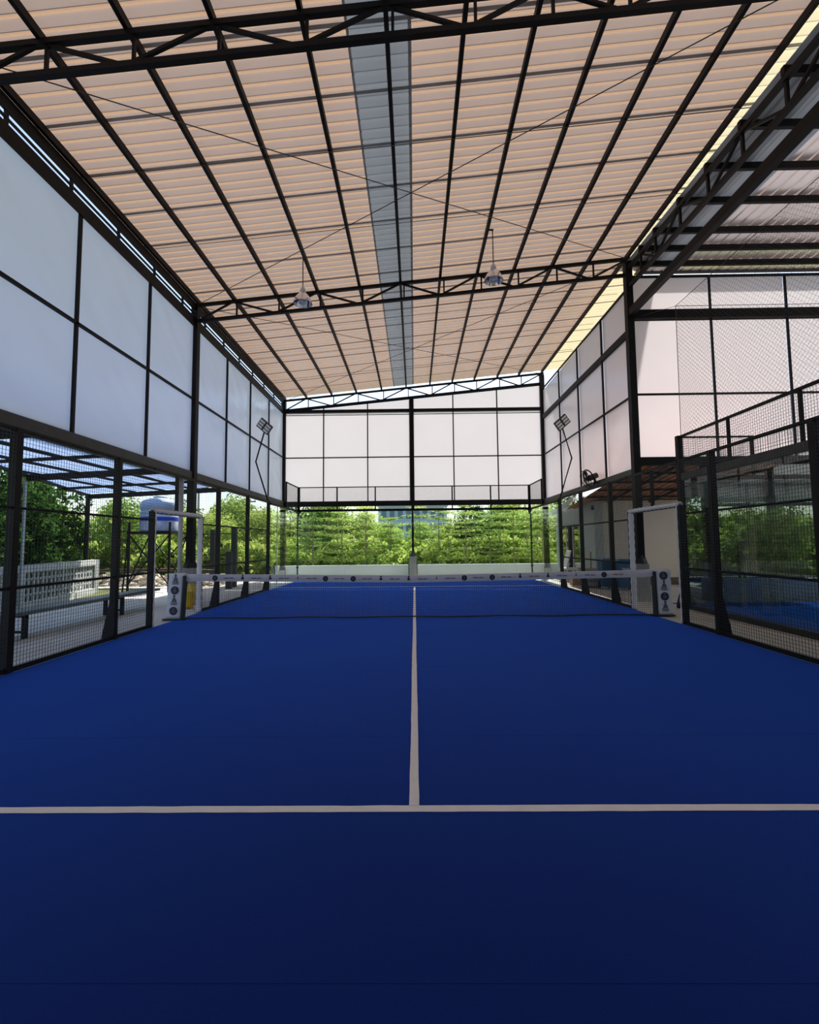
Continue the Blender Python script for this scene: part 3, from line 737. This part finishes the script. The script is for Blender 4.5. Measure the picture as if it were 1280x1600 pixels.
# bench
bt = empty('bench', (-6.9, 0, 0), 'long low grey steel bench behind the left mesh fence', 'bench')
for x in (-6.78, -6.93, -7.08):
    part(MB().box(x - .068, x + .068, -3.9, 2.35, .395, .45), 'seat_slat', M['bench'], bt)
for yy in (-3.6, -1.81, .82):
    for x in (-6.74, -7.12): part(MB().box(x - .03, x + .03, yy - .035, yy + .035, -.012, .39), 'leg', M['steel'], bt)
    part(MB().box(-7.09, -6.77, yy - .02, yy + .02, .08, .12), 'stretcher', M['steel'], bt)
    part(MB().box(-7.15, -6.71, yy - .025, yy + .025, .35, .393), 'stretcher', M['steel'], bt)
# breeze block wall
bw = empty('breeze_wall', (-10.4, 3.4, 0), 'grey wall of pierced breeze blocks behind the bench', 'wall')
A0, A1 = Vector((-9.0, -1.2, -.05)), Vector((-11.05, 6.0, -.05)); du = (A1 - A0); L = du.length; du.normalize(); ang = math.atan2(du.y, du.x)
BW, BH = .235, .195
blk = MB()
o_, i_ = (0, BW - .012, 0, BH - .012), (.042, BW - .054, .022, BH - .034)
vs = []
for yv in (-.018, .018):
    for (x0, x1, z0, z1) in (o_, i_): vs += [(x0, yv, z0), (x1, yv, z0), (x1, yv, z1), (x0, yv, z1)]
fs = []
for k in range(4):
    j = (k + 1) % 4
    fs += [(k, j, 4 + j, 4 + k), (8 + j, 8 + k, 12 + k, 12 + j), (k, 8 + k, 8 + j, j), (4 + j, 12 + j, 12 + k, 4 + k)]
blk = blk.add(vs, fs).mesh('breeze_block', M['breeze'])
nb = int(L / BW)
for r_ in range(4):
    for k in range(nb):
        p = A0 + du * (k * BW) + Z * (.2 + r_ * BH); place(blk, 'breeze_block', bw, p, rz=ang)
part(MB().beam(A0 + Z * .095, A1 + Z * .095, .16, .19), 'base_course', M['breeze'], bw)
part(MB().beam(A0 + Z * 1.07, A1 + Z * 1.07, .16, .18), 'coping', M['breeze'], bw)
for d in (2.75,): 
    p = A0 + du * d - Vector((-.02, 0, 0)); part(MB().beam(p + Vector((.09, 0, 0)), p + Vector((.09, 0, 1.16)), .1, .12, (0, 1, 0)), 'pier', M['breeze'], bw)
part(MB().beam(A1, A1 + Z * 1.16, .2, .2, (0, 1, 0)), 'pier', M['breeze'], bw)
# water tank on its tower
tw = empty('tank_tower', (-9.1, 6.4, 0), 'dark steel tower with ladder and cross braces under the water tank', 'tower')
tx0, tx1, ty0, ty1, tz = -9.75, -8.35, 5.8, 7.0, 2.06
lg = {}
for x in (tx0, tx1):
    for yy in (ty0, ty1): part(MB().beam((x, yy, -.012), (x, yy, tz + (.32 if yy == ty0 else 0)), .06, .06, (0, 1, 0)), 'leg', M['steel'], tw)
part(MB().box(tx0 - .05, tx1 + .05, ty0 - .05, ty1 + .05, tz - .08, tz), 'platform', M['steel'], tw)
for (p, q) in (((tx0, ty0, 1.95), (tx1, ty0, .25)), ((tx0, ty0, .25), (tx1, ty0, 1.95)), ((tx0, ty1, 1.95), (tx1, ty1, .25)), ((tx0, ty1, .25), (tx1, ty1, 1.95)), ((tx1, ty0, .25), (tx1, ty1, 1.95)), ((tx0, ty0, .25), (tx0, ty1, 1.95))):
    part(MB().beam(p, q, .035, .035), 'brace', M['steel'], tw)
ld = empty('ladder', (-9.85, 5.6, 0), 'thin steel ladder leaning on the tank tower', 'ladder')
for dx in (-.2, .2): part(MB().beam((-9.9 + dx, 5.45, -.012), (-9.9 + dx, 5.72, 2.35), .04, .03), 'stile', M['steel'], ld)
for k in range(7):
    f = (k + .7) / 7.6; part(MB().beam((-10.08, 5.45 + .27 * f, 2.35 * f), (-9.72, 5.45 + .27 * f, 2.35 * f), .025, .025), 'rung', M['steel'], ld)
tk = empty('water_tank', (-9.05, 6.4, tz), 'pale blue plastic water tank standing on the dark tower', 'tank')
prof = [(.6, .0), (.62, .03)]
for k in range(5):
    z = .1 + k * .15; prof += [(.62, z), (.6, z + .03), (.6, z + .06), (.62, z + .09)]
prof += [(.62, .98), (.58, 1.07), (.42, 1.16), (.2, 1.2)]
part(MB().lathe((-9.05, 6.4, tz), prof, 28), 'body', M['tank'], tk, True)
part(MB().lathe((-9.05, 6.4, tz), [(.2, 1.19), (.22, 1.21), (.22, 1.25), (.1, 1.27)], 20), 'lid', M['tank'], tk, True)
part(MB().lathe((-9.05, 6.4, tz), [(.632, .04), (.64, .1), (.63, .25), (.632, .36)], 28, cap0=False, cap1=False), 'wrap', M['tankw'], tk, True, label='crinkled white and blue film')
part(MB().lathe((-9.05, 6.4, tz), [(.634, .38), (.636, .5)], 28, cap0=False, cap1=False), 'band', M['tankb'], tk, True, label='deep blue band')
# rubble bank, pipe
random.seed(4)
rb = MB()
for k in range(420):
    x = random.uniform(-13.5, -7.6); yy = random.uniform(7.7, 10.2) + max(0, (-9 - x)) * .2
    h = max(0, .35 - abs(yy - 9.2) * .2); r = random.uniform(.06, .19)
    c = Vector((x, yy, h * random.random() + r * .3)); nn = 6; vs = []
    for zz, rr in ((-.8, .6), (0, 1), (.8, .55)):
        for i in range(nn): th = 2 * PI * i / nn + zz; q = rr * r * random.uniform(.7, 1.25); vs.append(c + Vector((math.cos(th) * q * 1.3, math.sin(th) * q, zz * r * .7)))
    fs = [(j * nn + i, j * nn + (i + 1) % nn, (j + 1) * nn + (i + 1) % nn, (j + 1) * nn + i) for j in range(2) for i in range(nn)] + [tuple(range(nn))[::-1], tuple(range(2 * nn, 3 * nn))]
    rb.add(vs, fs)
solo(rb, 'rubble', M['stone'], (-10, 9, 0), 'bank of pale broken stones beyond the tank tower', 'rubble', kind='stuff')
solo(MB().tube([(-12.5, 8.0, .62), (-9.0, 7.55, .66), (-7.4, 7.3, .6)], .06, 10), 'rusty_pipe', M['rust'], (-10, 7.7, .6), 'brown rusty pipe lying along the stone bank', 'pipe', smooth=True)
# black posts and rails of the yard fence
yf = empty('yard_fence', (-7.2, 7.8, 0), 'low yard fence of black square posts and thin rails, left beyond the court', 'fence')
for (x, yy, h) in ((-8.13, 8.7, 2.2), (-6.72, 6.85, 1.33), (-6.8, 7.5, 2.25)):
    part(MB().box(x - .09, x + .09, yy - .09, yy + .09, -.012, h), 'post', M['black'], yf)
for z in (.85, 1.2, 2.0): part(MB().beam((-9.4, 8.9, z), (-6.8, 7.5, z), .03, .035), 'rail', M['steel'], yf)
# yellow bin
yb = empty('litter_bin', (-5.7, 1.8, 0), 'yellow plastic litter bin with a pointed hood, behind the left net post', 'bin')
part(MB().lathe((-5.7, 1.8, 0), [(.125, .02), (.14, .1), (.155, .38), (.155, .40)], 20), 'body', M['yellow'], yb, True)
part(MB().lathe((-5.7, 1.8, 0), [(.165, .38), (.165, .42)], 20), 'rim', M['yellow'], yb)
hd = MB(); 
hd.add([(-5.86, 1.66, .42), (-5.54, 1.66, .42), (-5.54, 1.94, .42), (-5.86, 1.94, .42), (-5.80, 1.68, .49), (-5.56, 1.68, .51), (-5.56, 1.92, .51), (-5.80, 1.92, .49), (-5.63, 1.74, .62), (-5.60, 1.86, .62)],
       [(3, 2, 1, 0), (0, 1, 5, 4), (1, 2, 6, 5), (2, 3, 7, 6), (3, 0, 4, 7), (4, 5, 8), (5, 6, 9, 8), (6, 7, 9), (7, 4, 8, 9)])
part(hd, 'hood', M['yellow'], yb)
part(MB().add([(-5.83, 1.656, .43), (-5.68, 1.656, .43), (-5.68, 1.662, .475), (-5.80, 1.662, .475)], [(0, 1, 2, 3)]), 'opening', M['black'], yb, label='dark slot')

# ============================================================ RIGHT SIDE
bd = empty('clubhouse', (8.2, 8, 0), 'beige rendered building behind the right fence', 'building')
part(MB().box(6.62, 9.8, 7.0, 11.6, .25, 3.05), 'wall', M['bwall'], bd)
part(MB().box(6.6, 9.82, 6.98, 11.62, -.06, .25), 'plinth', M['plinth'], bd, label='dark brown plinth')
part(MB().box(6.58, 6.90, 6.965, 7.0, .25, 3.0), 'corner_pilaster', M['gwall'], bd)
part(MB().box(6.605, 6.62, 7.0, 11.6, .25, 3.05), 'side_render', M['gwall'], bd)
wn_ = part(MB().box(6.57, 6.604, 8.35, 10.9, .3, 2.25), 'window', M['steel'], bd)
for k in range(3):
    y0 = 8.4 + k * .83
    part(MB().box(6.555, 6.569, y0 + .04, y0 + .76, .36, 2.18), 'pane', M['window'], wn_)
    part(MB().box(6.545, 6.57, y0 - .02, y0 + .03, .3, 2.25), 'window_bar', M['white'], wn_)
lt = empty('lean_to_roof', (8, 5, 3.3), 'lean-to roof with a terracotta underside on dark joists, right of the court', 'roof')
def zlt(yy): return 3.66 - (yy - 2.6) * .13
for k in range(16):
    x0 = 6.12 + k * .25
    part(MB().add([(x0 + d_, y_, zlt(y_) + e_) for y_ in (2.62, 8.6) for d_, e_ in ((0, 0), (.15, 0), (.17, .04), (.23, .04), (.252, 0))],
                  [(k_, k_ + 1, k_ + 6, k_ + 5) for k_ in range(4)]), 'roof_sheet', M['terra'], lt)
for yy in (3.4, 4.4, 5.4, 6.4): part(MB().beam((6.12, yy, zlt(yy) - .04), (10.1, yy, zlt(yy) - .04), .05, .06), 'joist', M['steel'], lt)
for x in (7.1, 8.6): part(MB().beam((x, 2.65, zlt(2.65) - .1), (x, 6.95, zlt(6.95) - .1), .07, .07), 'rafter', M['steel'], lt)
part(MB().beam((6.42, 8.6, 3.28), (6.42, 11.9, 2.85), .06, .18), 'verge_board', M['white'], lt, label='white verge board')
part(MB().beam((6.12, 2.65, 3.74), (10.1, 2.65, 3.74), .04, .05), 'flashing', M['beam'], lt)
sh = empty('open_shed', (15, 6, 0), 'open shed of pale sheets on dark posts beyond the second court', 'shed')
part(MB().box(10.0, 22.2, 5.94, 6.06, 2.72, 2.84), 'beam', M['steel'], sh)
part(MB().box(10.0, 22.2, 5.95, 6.05, 3.42, 3.5), 'beam', M['steel'], sh)
for k in range(6):
    x = 10.05 + k * 2.2
    part(MB().box(x - .09, x + .09, 5.9, 6.1, -.013, 4.3), 'post', M['steel'], sh)
    if k < 5: part(tarp_mesh((x + .1, 6.08, 2.86), X, Z, 2.0, 1.4, Y, .01, 300 + k), 'sheet_panel', M['pipe'], sh, True)
cam_ = empty('security_camera', (6.5, 7.0, 2.75), 'small dark security camera under the clubhouse eave', 'camera')
part(MB().box(6.48, 6.56, 6.93, 6.965, 2.78, 2.88), 'mount', M['black'], cam_)
part(MB().tube([(6.52, 6.95, 2.82), (6.45, 6.8, 2.76), (6.4, 6.62, 2.74)], [.03, .055, .055], 12), 'housing', M['black'], cam_)
def wheelie(x, yy, label, h=.92, wd=.5, rz=0):
    t = empty('wheelie_bin', (x, yy, 0), label, 'bin', 'blue bins by the beige wall')
    d = .45; b = wd * .38
    mb = MB(); vs = [(x + sx * w_ / 2, yy + sy * d_ / 2, z) for w_, d_, z in ((wd * .78, d * .74, .06), (wd, d, h)) for sx, sy in ((-1, -1), (1, -1), (1, 1), (-1, 1))]
    body = part(mb.add(vs, [(3, 2, 1, 0), (4, 5, 6, 7), (0, 1, 5, 4), (1, 2, 6, 5), (2, 3, 7, 6), (3, 0, 4, 7)]), 'body', M['bin'], t)
    part(MB().box(x - wd / 2 - .02, x + wd / 2 + .02, yy - d / 2 - .03, yy + d / 2 + .02, h - .04, h), 'rim', M['bin'], t)
    part(MB().add([(x + sx * w_, yy + sy * d_, z) for w_, d_, z in ((wd / 2 + .02, d / 2 + .03, h), (wd / 2 - .04, d / 2 - .04, h + .06)) for sx, sy in ((-1, -1), (1, -1), (1, 1), (-1, 1))], [(4, 5, 6, 7), (0, 1, 5, 4), (1, 2, 6, 5), (2, 3, 7, 6), (3, 0, 4, 7)]), 'lid', M['binl'], t)
    for s in (-1, 1): part(MB().tube([(x + s * wd * .36, yy + d * .36, .1), (x + s * wd * .44, yy + d * .36, .1)], .112, 14), 'wheel', M['black'], t)
    return t, body
wheelie(6.42, 5.75, 'blue bin standing behind its neighbour, nearer the clubhouse corner', .93, .4)
t, body = wheelie(6.85, 5.35, 'blue bin with pale lettering on its front', .92, .56)
q = textpart('TRASH', (6.84, 5.13, .66), .1, M['white'], body); q.rotation_euler.x = math.radians(-7)
br = empty('broom', (6.75, 6.8, 0), 'broom leaning on the beige wall left of the blue bins', 'broom')
part(MB().tube([(6.3, 6.72, -.012 + .25), (6.38, 6.92, 1.2)], .016, 8), 'handle', M['wood'], br)
part(MB().add([(6.14, 6.66, 0), (6.44, 6.66, 0), (6.44, 6.78, 0), (6.14, 6.78, 0), (6.25, 6.69, .3), (6.35, 6.69, .3), (6.35, 6.75, .3), (6.25, 6.75, .3)], [(3, 2, 1, 0), (4, 5, 6, 7), (0, 1, 5, 4), (1, 2, 6, 5), (2, 3, 7, 6), (3, 0, 4, 7)]), 'brush', M['card'], br)
ch = empty('sun_chair', (6.17, 8.7, 0), 'white plastic reclining chair outside the clubhouse window', 'chair')
part(MB().box(5.85, 6.5, 8.45, 8.95, .44, .53), 'seat', M['white'], ch, auto=.03)
part(MB().beam((6.0, 8.7, .48), (6.2, 8.7, 1.22), .5, .05, (1, 0, 0)), 'backrest', M['white'], ch, auto=.02)
for x in (5.9, 6.42):
    for yy in (8.5, 8.9): part(MB().box(x - .025, x + .025, yy - .025, yy + .025, -.012, .45), 'leg', M['white'], ch)
cb = empty('cardboard_box', (5.95, 7.2, 0), 'brown cardboard box on the floor behind the far right fence', 'box')
part(MB().box(5.75, 6.15, 7.05, 7.4, -.012, .28), 'body', M['card'], cb)
part(MB().box(5.93, 5.97, 7.045, 7.4, .15, .283), 'tape', M['line'], cb)
def sack(x, yy, z, label, rx=.28, ry=.2, rz_=.11):
    mb = MB(); n, m = 14, 7; vs = []
    for j in range(m + 1):
        ph = -PI / 2 + PI * j / m
        for i in range(n):
            th = 2 * PI * i / n; cc = math.copysign(abs(math.cos(th)) ** .6, math.cos(th)); ss = math.copysign(abs(math.sin(th)) ** .6, math.sin(th))
            vs.append((x + rx * cc * max(.02, math.cos(ph)) ** .5, yy + ry * ss * max(.02, math.cos(ph)) ** .5, z + rz_ * math.sin(ph) + .012 * noise.noise(Vector((i, j, x)))))
    fs = [(j * n + i, j * n + (i + 1) % n, (j + 1) * n + (i + 1) % n, (j + 1) * n + i) for j in range(m) for i in range(n)]
    solo(mb.add(vs, fs), 'cement_sack', M['conc'], (x, yy, z - rz_), label, 'sack', 'sacks by the clubhouse corner', smooth=True)
sack(6.1, 6.2, .10, 'grey sack at the bottom of the pile by the clubhouse corner')
sack(6.12, 6.2, .32, 'grey sack in the middle of the pile by the clubhouse corner')
sack(6.08, 6.22, .54, 'grey sack on top of the pile by the clubhouse corner')

# ============================================================ PLANTS AND DISTANCE
def leafquad(mb, c, d, wd, ln, tilt):
    d = Vector(d); 
    if d.length < .01: d = Vector((1, 0, 0))
    d.normalize(); s = d.cross(Vector((tilt[0], tilt[1], 1))).normalized()
    mb.add([c - d * ln * .5, c + s * wd * .5, c + d * ln * .5, c - s * wd * .5], [(0, 1, 2, 3)])
def rnd3(R): return Vector((R.uniform(-1, 1), R.uniform(-1, 1), R.uniform(-1, 1)))
def layered_tree(seed, h, leaf, label, n_t=7):
    R = random.Random(seed); t = empty('young_tree', (0, 0, 0), label, 'tree', 'trees behind the far wall')
    br = MB(); br.tube([(0, 0, -.1), (.03, 0, h * .5), (0, .02, h)], [.05, .038, .012], 6)
    cr_ = MB()
    for k in range(n_t):
        f = k / (n_t - 1); z = .75 + (h - .75) * f; rad = (1.25 - .75 * f) * R.uniform(.85, 1.15)
        nb_ = 6; a0 = R.uniform(0, 6)
        for q in range(nb_):
            th = a0 + q * 2 * PI / nb_ + R.uniform(-.2, .2); rr = rad * R.uniform(.75, 1.1)
            e = Vector((math.cos(th) * rr, math.sin(th) * rr, z + .12)); br.tube([(0, 0, z), e], [.012, .004], 4, False)
            for m_ in range(30):
                u_ = R.uniform(.18, 1.05); sp = .16 + .22 * u_
                c = Vector((0, 0, z)).lerp(e, u_) + Vector((R.uniform(-sp, sp), R.uniform(-sp, sp), R.uniform(-.03, .06)))
                leafquad(cr_, c, (R.uniform(-1, 1), R.uniform(-1, 1), R.uniform(-.25, .15)), R.uniform(.05, .09), R.uniform(.11, .2), (R.uniform(-.5, .5), R.uniform(-.5, .5)))
    part(br, 'trunk', M['bark'], t); part(cr_, 'crown', M[leaf], t); return t
def round_tree(seed, h, rad, leaf, label, group, nblob=16, per=230, size=.2, name='tree', low=.25):
    R = random.Random(seed); t = empty(name, (0, 0, 0), label, 'tree' if name == 'tree' else 'bush', group)
    br = MB(); br.tube([(0, 0, -.2), (.1, 0, h * .4), (0, .1, h * .8)], [.03 * h, .02 * h, .01 * h], 6); cr_ = MB()
    for k in range(nblob):
        p = rnd3(R); 
        while p.length > 1: p = rnd3(R)
        c = Vector((p.x * rad * .75, p.y * rad * .75, h * (low + (1 - low) * .5) + p.z * h * (1 - low) * .42)); r = rad * R.uniform(.32, .5)
        br.tube([(0, 0, h * .4), c], [.012 * h, .004 * h], 4, False)
        for m_ in range(per):
            d = rnd3(R); 
            if d.length < .05: continue
            d.normalize(); q = c + d * r * R.uniform(.6, 1.05)
            leafquad(cr_, q, rnd3(R) + d * .3 + Vector((0, 0, -.3)), size * R.uniform(.4, .8), size * R.uniform(.8, 1.5), (R.uniform(-1.2, 1.2), R.uniform(-1.2, 1.2)))
    part(br, 'trunk', M['bark'], t); part(cr_, 'crown', M[leaf], t); return t
def ordinal(i): return ['first', 'second', 'third', 'fourth', 'fifth', 'sixth', 'seventh', 'eighth', 'ninth', 'tenth', 'eleventh', 'twelfth', 'thirteenth', 'fourteenth', 'fifteenth', 'sixteenth', 'seventeenth', 'eighteenth', 'nineteenth', 'twentieth'][i]
sap = [layered_tree(11, 3.2, 'leaf_y', 'x'), layered_tree(12, 3.0, 'leaf_m', 'x'), layered_tree(13, 3.35, 'leaf_y', 'x')]
R = random.Random(8)
used = set()
def spread(protos, spots, lab, rnd=R):
    for i, (x, yy, s_) in enumerate(spots):
        p = protos[i % len(protos)]; lb = lab(i)
        if p.name not in used:
            used.add(p.name); p.location = (x, yy, -.06); p.rotation_euler.z = rnd.uniform(0, 6); p.scale = (s_,) * 3; p['label'] = lb; continue
        copy_tree(p, (x, yy, -.06), lb, rnd.uniform(0, 6), s_)
row1 = [(-5.1, 13.4), (-3.7, 13.6), (-2.45, 13.3), (-1.2, 13.5), (1.25, 13.4), (2.6, 13.6), (3.8, 13.4), (5.05, 13.5), (6.5, 13.6), (-6.6, 13.8)]
row1.sort()
spread(sap, [(x, yy, R.uniform(.92, 1.08)) for x, yy in row1], lambda i: 'young layered tree, %s from the left in the row just behind the low far wall' % ordinal(i))
row2 = sorted([(-8.2, 15.6), (-5.9, 15.8), (-4.2, 15.5), (-2.7, 16), (-1.4, 15.4), (0.3, 16.3), (1.9, 15.7), (3.4, 15.9), (4.7, 15.5), (6.3, 15.8), (8.0, 16)])
spread(sap, [(x, yy, R.uniform(.95, 1.12)) for x, yy in row2], lambda i: 'young layered tree, %s from the left in the second row behind the far wall' % ordinal(i))
big = [round_tree(21, 5.0, 2.1, 'leaf_m', 'x', 'leafy trees in the distance'), round_tree(22, 4.4, 2.3, 'leaf_y', 'x', 'leafy trees in the distance'), round_tree(23, 5.2, 2.2, 'leaf_d', 'x', 'leafy trees in the distance')]
row3 = sorted([(-11.5, 19), (-9.2, 18.5), (-7.3, 19.2), (-5.3, 18.6), (-3.6, 19.5), (3.6, 19), (5.4, 18.7), (7.4, 19.2), (9.6, 18.8)])
spread(big, [(x, yy, R.uniform(.78, .9)) for x, yy in row3], lambda i: 'leafy tree, %s from the left in the row behind the young trees' % ordinal(i))
row3b = [(-1.7, 18.2, .62), (.3, 18.6, .55), (2, 18.4, .6)]
spread([big[1], big[0]], row3b, lambda i: ['low leafy tree left of the far middle column', 'low leafy tree straight behind the far middle column', 'low leafy tree right of the far middle column'][i])
row4 = sorted([(-24, 26), (-20.5, 24), (-17, 23), (-14.5, 25), (-11, 26), (-7, 27), (7.5, 26), (11, 25), (15, 24), (19, 25)])
spread(big, [(x, yy, R.uniform(.85, 1.05)) for x, yy in row4], lambda i: 'leafy tree, %s from the left in the most distant row' % ordinal(i))
left = sorted([(-13.2, 11.2), (-11.3, 12.6), (-9.6, 12.2), (-15.5, 9.5), (-17.5, 13), (-13.5, 15.5), (-10.2, 15.3)])
spread([big[1], big[0]], [(x, yy, R.uniform(.62, .85)) for x, yy in left], lambda i: 'bushy tree beyond the water tank, %s from the left' % ordinal(i))
rt = sorted([(9.2, 14.2), (11.6, 9.8), (13.4, 8.5), (15.5, 9.5), (17.6, 8.2), (19.8, 9.4), (12.8, 12.5), (16.8, 12.5), (21.5, 12)])
spread([big[0], big[2], big[1]], [(x, yy, R.uniform(.55, .7)) for x, yy in rt], lambda i: 'bushy tree beyond the second court, %s from the left' % ordinal(i))
hedge = [round_tree(31, 4.3, 1.5, 'leaf_d', 'x', 'dark bushes behind the breeze wall', 22, 300, .18, 'bush', .03)]
hs_ = [(-11.2, -1.2), (-11.7, .6), (-12.3, 2.3), (-12.9, 4.0), (-13.4, 5.6), (-14.0, 7.2), (-14.2, 1.2), (-14.9, 3.4)]
spread(hedge, [(x, yy, R.uniform(.95, 1.1)) for x, yy in hs_], lambda i: 'dark bush behind the breeze block wall, %s counted away from the viewer' % ordinal(i))
lime = [round_tree(41, 1.35, .95, 'leaf_y', 'x', 'lime green bushes behind the low wall', 10, 170, .16, 'bush', .05)]
limes = sorted([(-7.2, 14.4, 1.0), (-5.8, 14.6, 1.1), (-4.4, 14.5, .9), (-3.0, 14.6, 1.0), (-2.3, 12.9, .75), (-1.3, 12.6, 1.1), (-.3, 12.5, 1.25), (.6, 12.7, 1.05), (1.9, 14.6, 1.0), (3.1, 14.5, 1.0), (4.3, 14.6, .9), (5.6, 14.5, 1.0), (6.9, 14.6, 1.1), (-8.4, 13.4, 1.0)])
spread(lime, limes, lambda i: 'lime green bush, %s from the left close behind the low far wall' % ordinal(i))
mids = sorted([(-8.8, 17.2), (-6.9, 17), (-5, 17.3), (-3.1, 17), (-1.2, 17.2), (.7, 17.1), (2.6, 17.3), (4.5, 17), (6.4, 17.2), (8.3, 17.1)])
spread(lime, [(x, yy, R.uniform(1.5, 1.9)) for x, yy in mids], lambda i: 'green bush, %s from the left filling the gaps behind the young trees' % ordinal(i))
dim = [round_tree(51, 1.6, 1.0, 'leaf_m', 'x', 'green bushes beyond the second court', 12, 190, .15, 'bush', .05)]
dims = sorted([(12.3, 7.9), (11.7, 6.7), (13.3, 7.0), (15.0, 6.5), (16.7, 7.0), (18.5, 6.7), (20.2, 7.2), (22.0, 7.0), (11.9, 10.4), (13.4, 9.3), (14.4, 8.7), (16.2, 9.0), (18.0, 8.8), (19.9, 9.1)])
spread(dim, [(x, yy, R.uniform(1.5, 2.0)) for x, yy in dims], lambda i: 'green bush beyond the second court, %s from the left' % ordinal(i))
yard = sorted([(-16, 11.5), (-14.6, 10.9), (-13.2, 11.6), (-11.9, 11.0), (-10.6, 11.5), (-9.3, 11.0), (-8.0, 11.9), (-12.2, 13.2), (-10.4, 13.0), (-8.6, 13.4)])
spread(lime, [(x, yy, R.uniform(1.3, 1.8)) for x, yy in yard], lambda i: 'bright green bush behind the stone bank, %s from the left' % ordinal(i))
low = [round_tree(61, 1.15, .55, 'leaf_d', 'x', 'low dark shrubs against the breeze wall', 10, 160, .13, 'shrub', .03)]
for o_ in low: o_['category'] = 'shrub'
lows = [(-10.05 - .285 * k * .8, -.9 + k * .8, 1.05) for k in range(9)]
spread(low, lows, lambda i: 'low dark shrub against the back of the breeze wall, %s counted away from the viewer' % ordinal(i))
# distant building
fb = empty('apartment_block', (0, 62, 0), 'pale grey blue apartment block far behind the trees', 'building')
part(MB().box(-5.5, 5.0, 60, 68, -.4, 7.2), 'wall', M['facade'], fb)
for r_ in range(3):
    for k in range(8):
        x0 = -5.1 + k * 1.25; f = part(MB().box(x0, x0 + .95, 59.9, 60, 1.2 + r_ * 2.0, 2.7 + r_ * 2.0), 'window', M['white'], fb)
        part(MB().box(x0 + .07, x0 + .88, 59.86, 59.9, 1.28 + r_ * 2.0, 2.62 + r_ * 2.0), 'pane', M['farglass'], f)
part(MB().box(-5.7, 5.2, 59.8, 68.2, 7.2, 7.45), 'parapet', M['white'], fb)
for nm, (x, yy, h), lb in (('a', (-20.2, 45, 7.2), 'power pole standing above the trees, right of the tall left column'), ('b', (-24.6, 42, 9.4), 'taller power pole seen just left of the yard posts')):
    t = empty('power_pole', (x, yy, 0), lb, 'pole')
    part(MB().tube([(x, yy, -.4), (x, yy, h)], [.16, .11], 8), 'mast', M['conc'], t)
    for z in (h - .5, h - 1.3): part(MB().box(x - 1.1, x + 1.1, yy - .06, yy + .06, z, z + .14), 'crossarm', M['beam'], t)
    for z in (h - .34, h - 1.14):
        for dx in (-1, -.5, .5, 1): part(MB().lathe((x + dx, yy, z), [(.05, 0), (.08, .08), (.04, .2)], 8), 'insulator', M['white'], t)
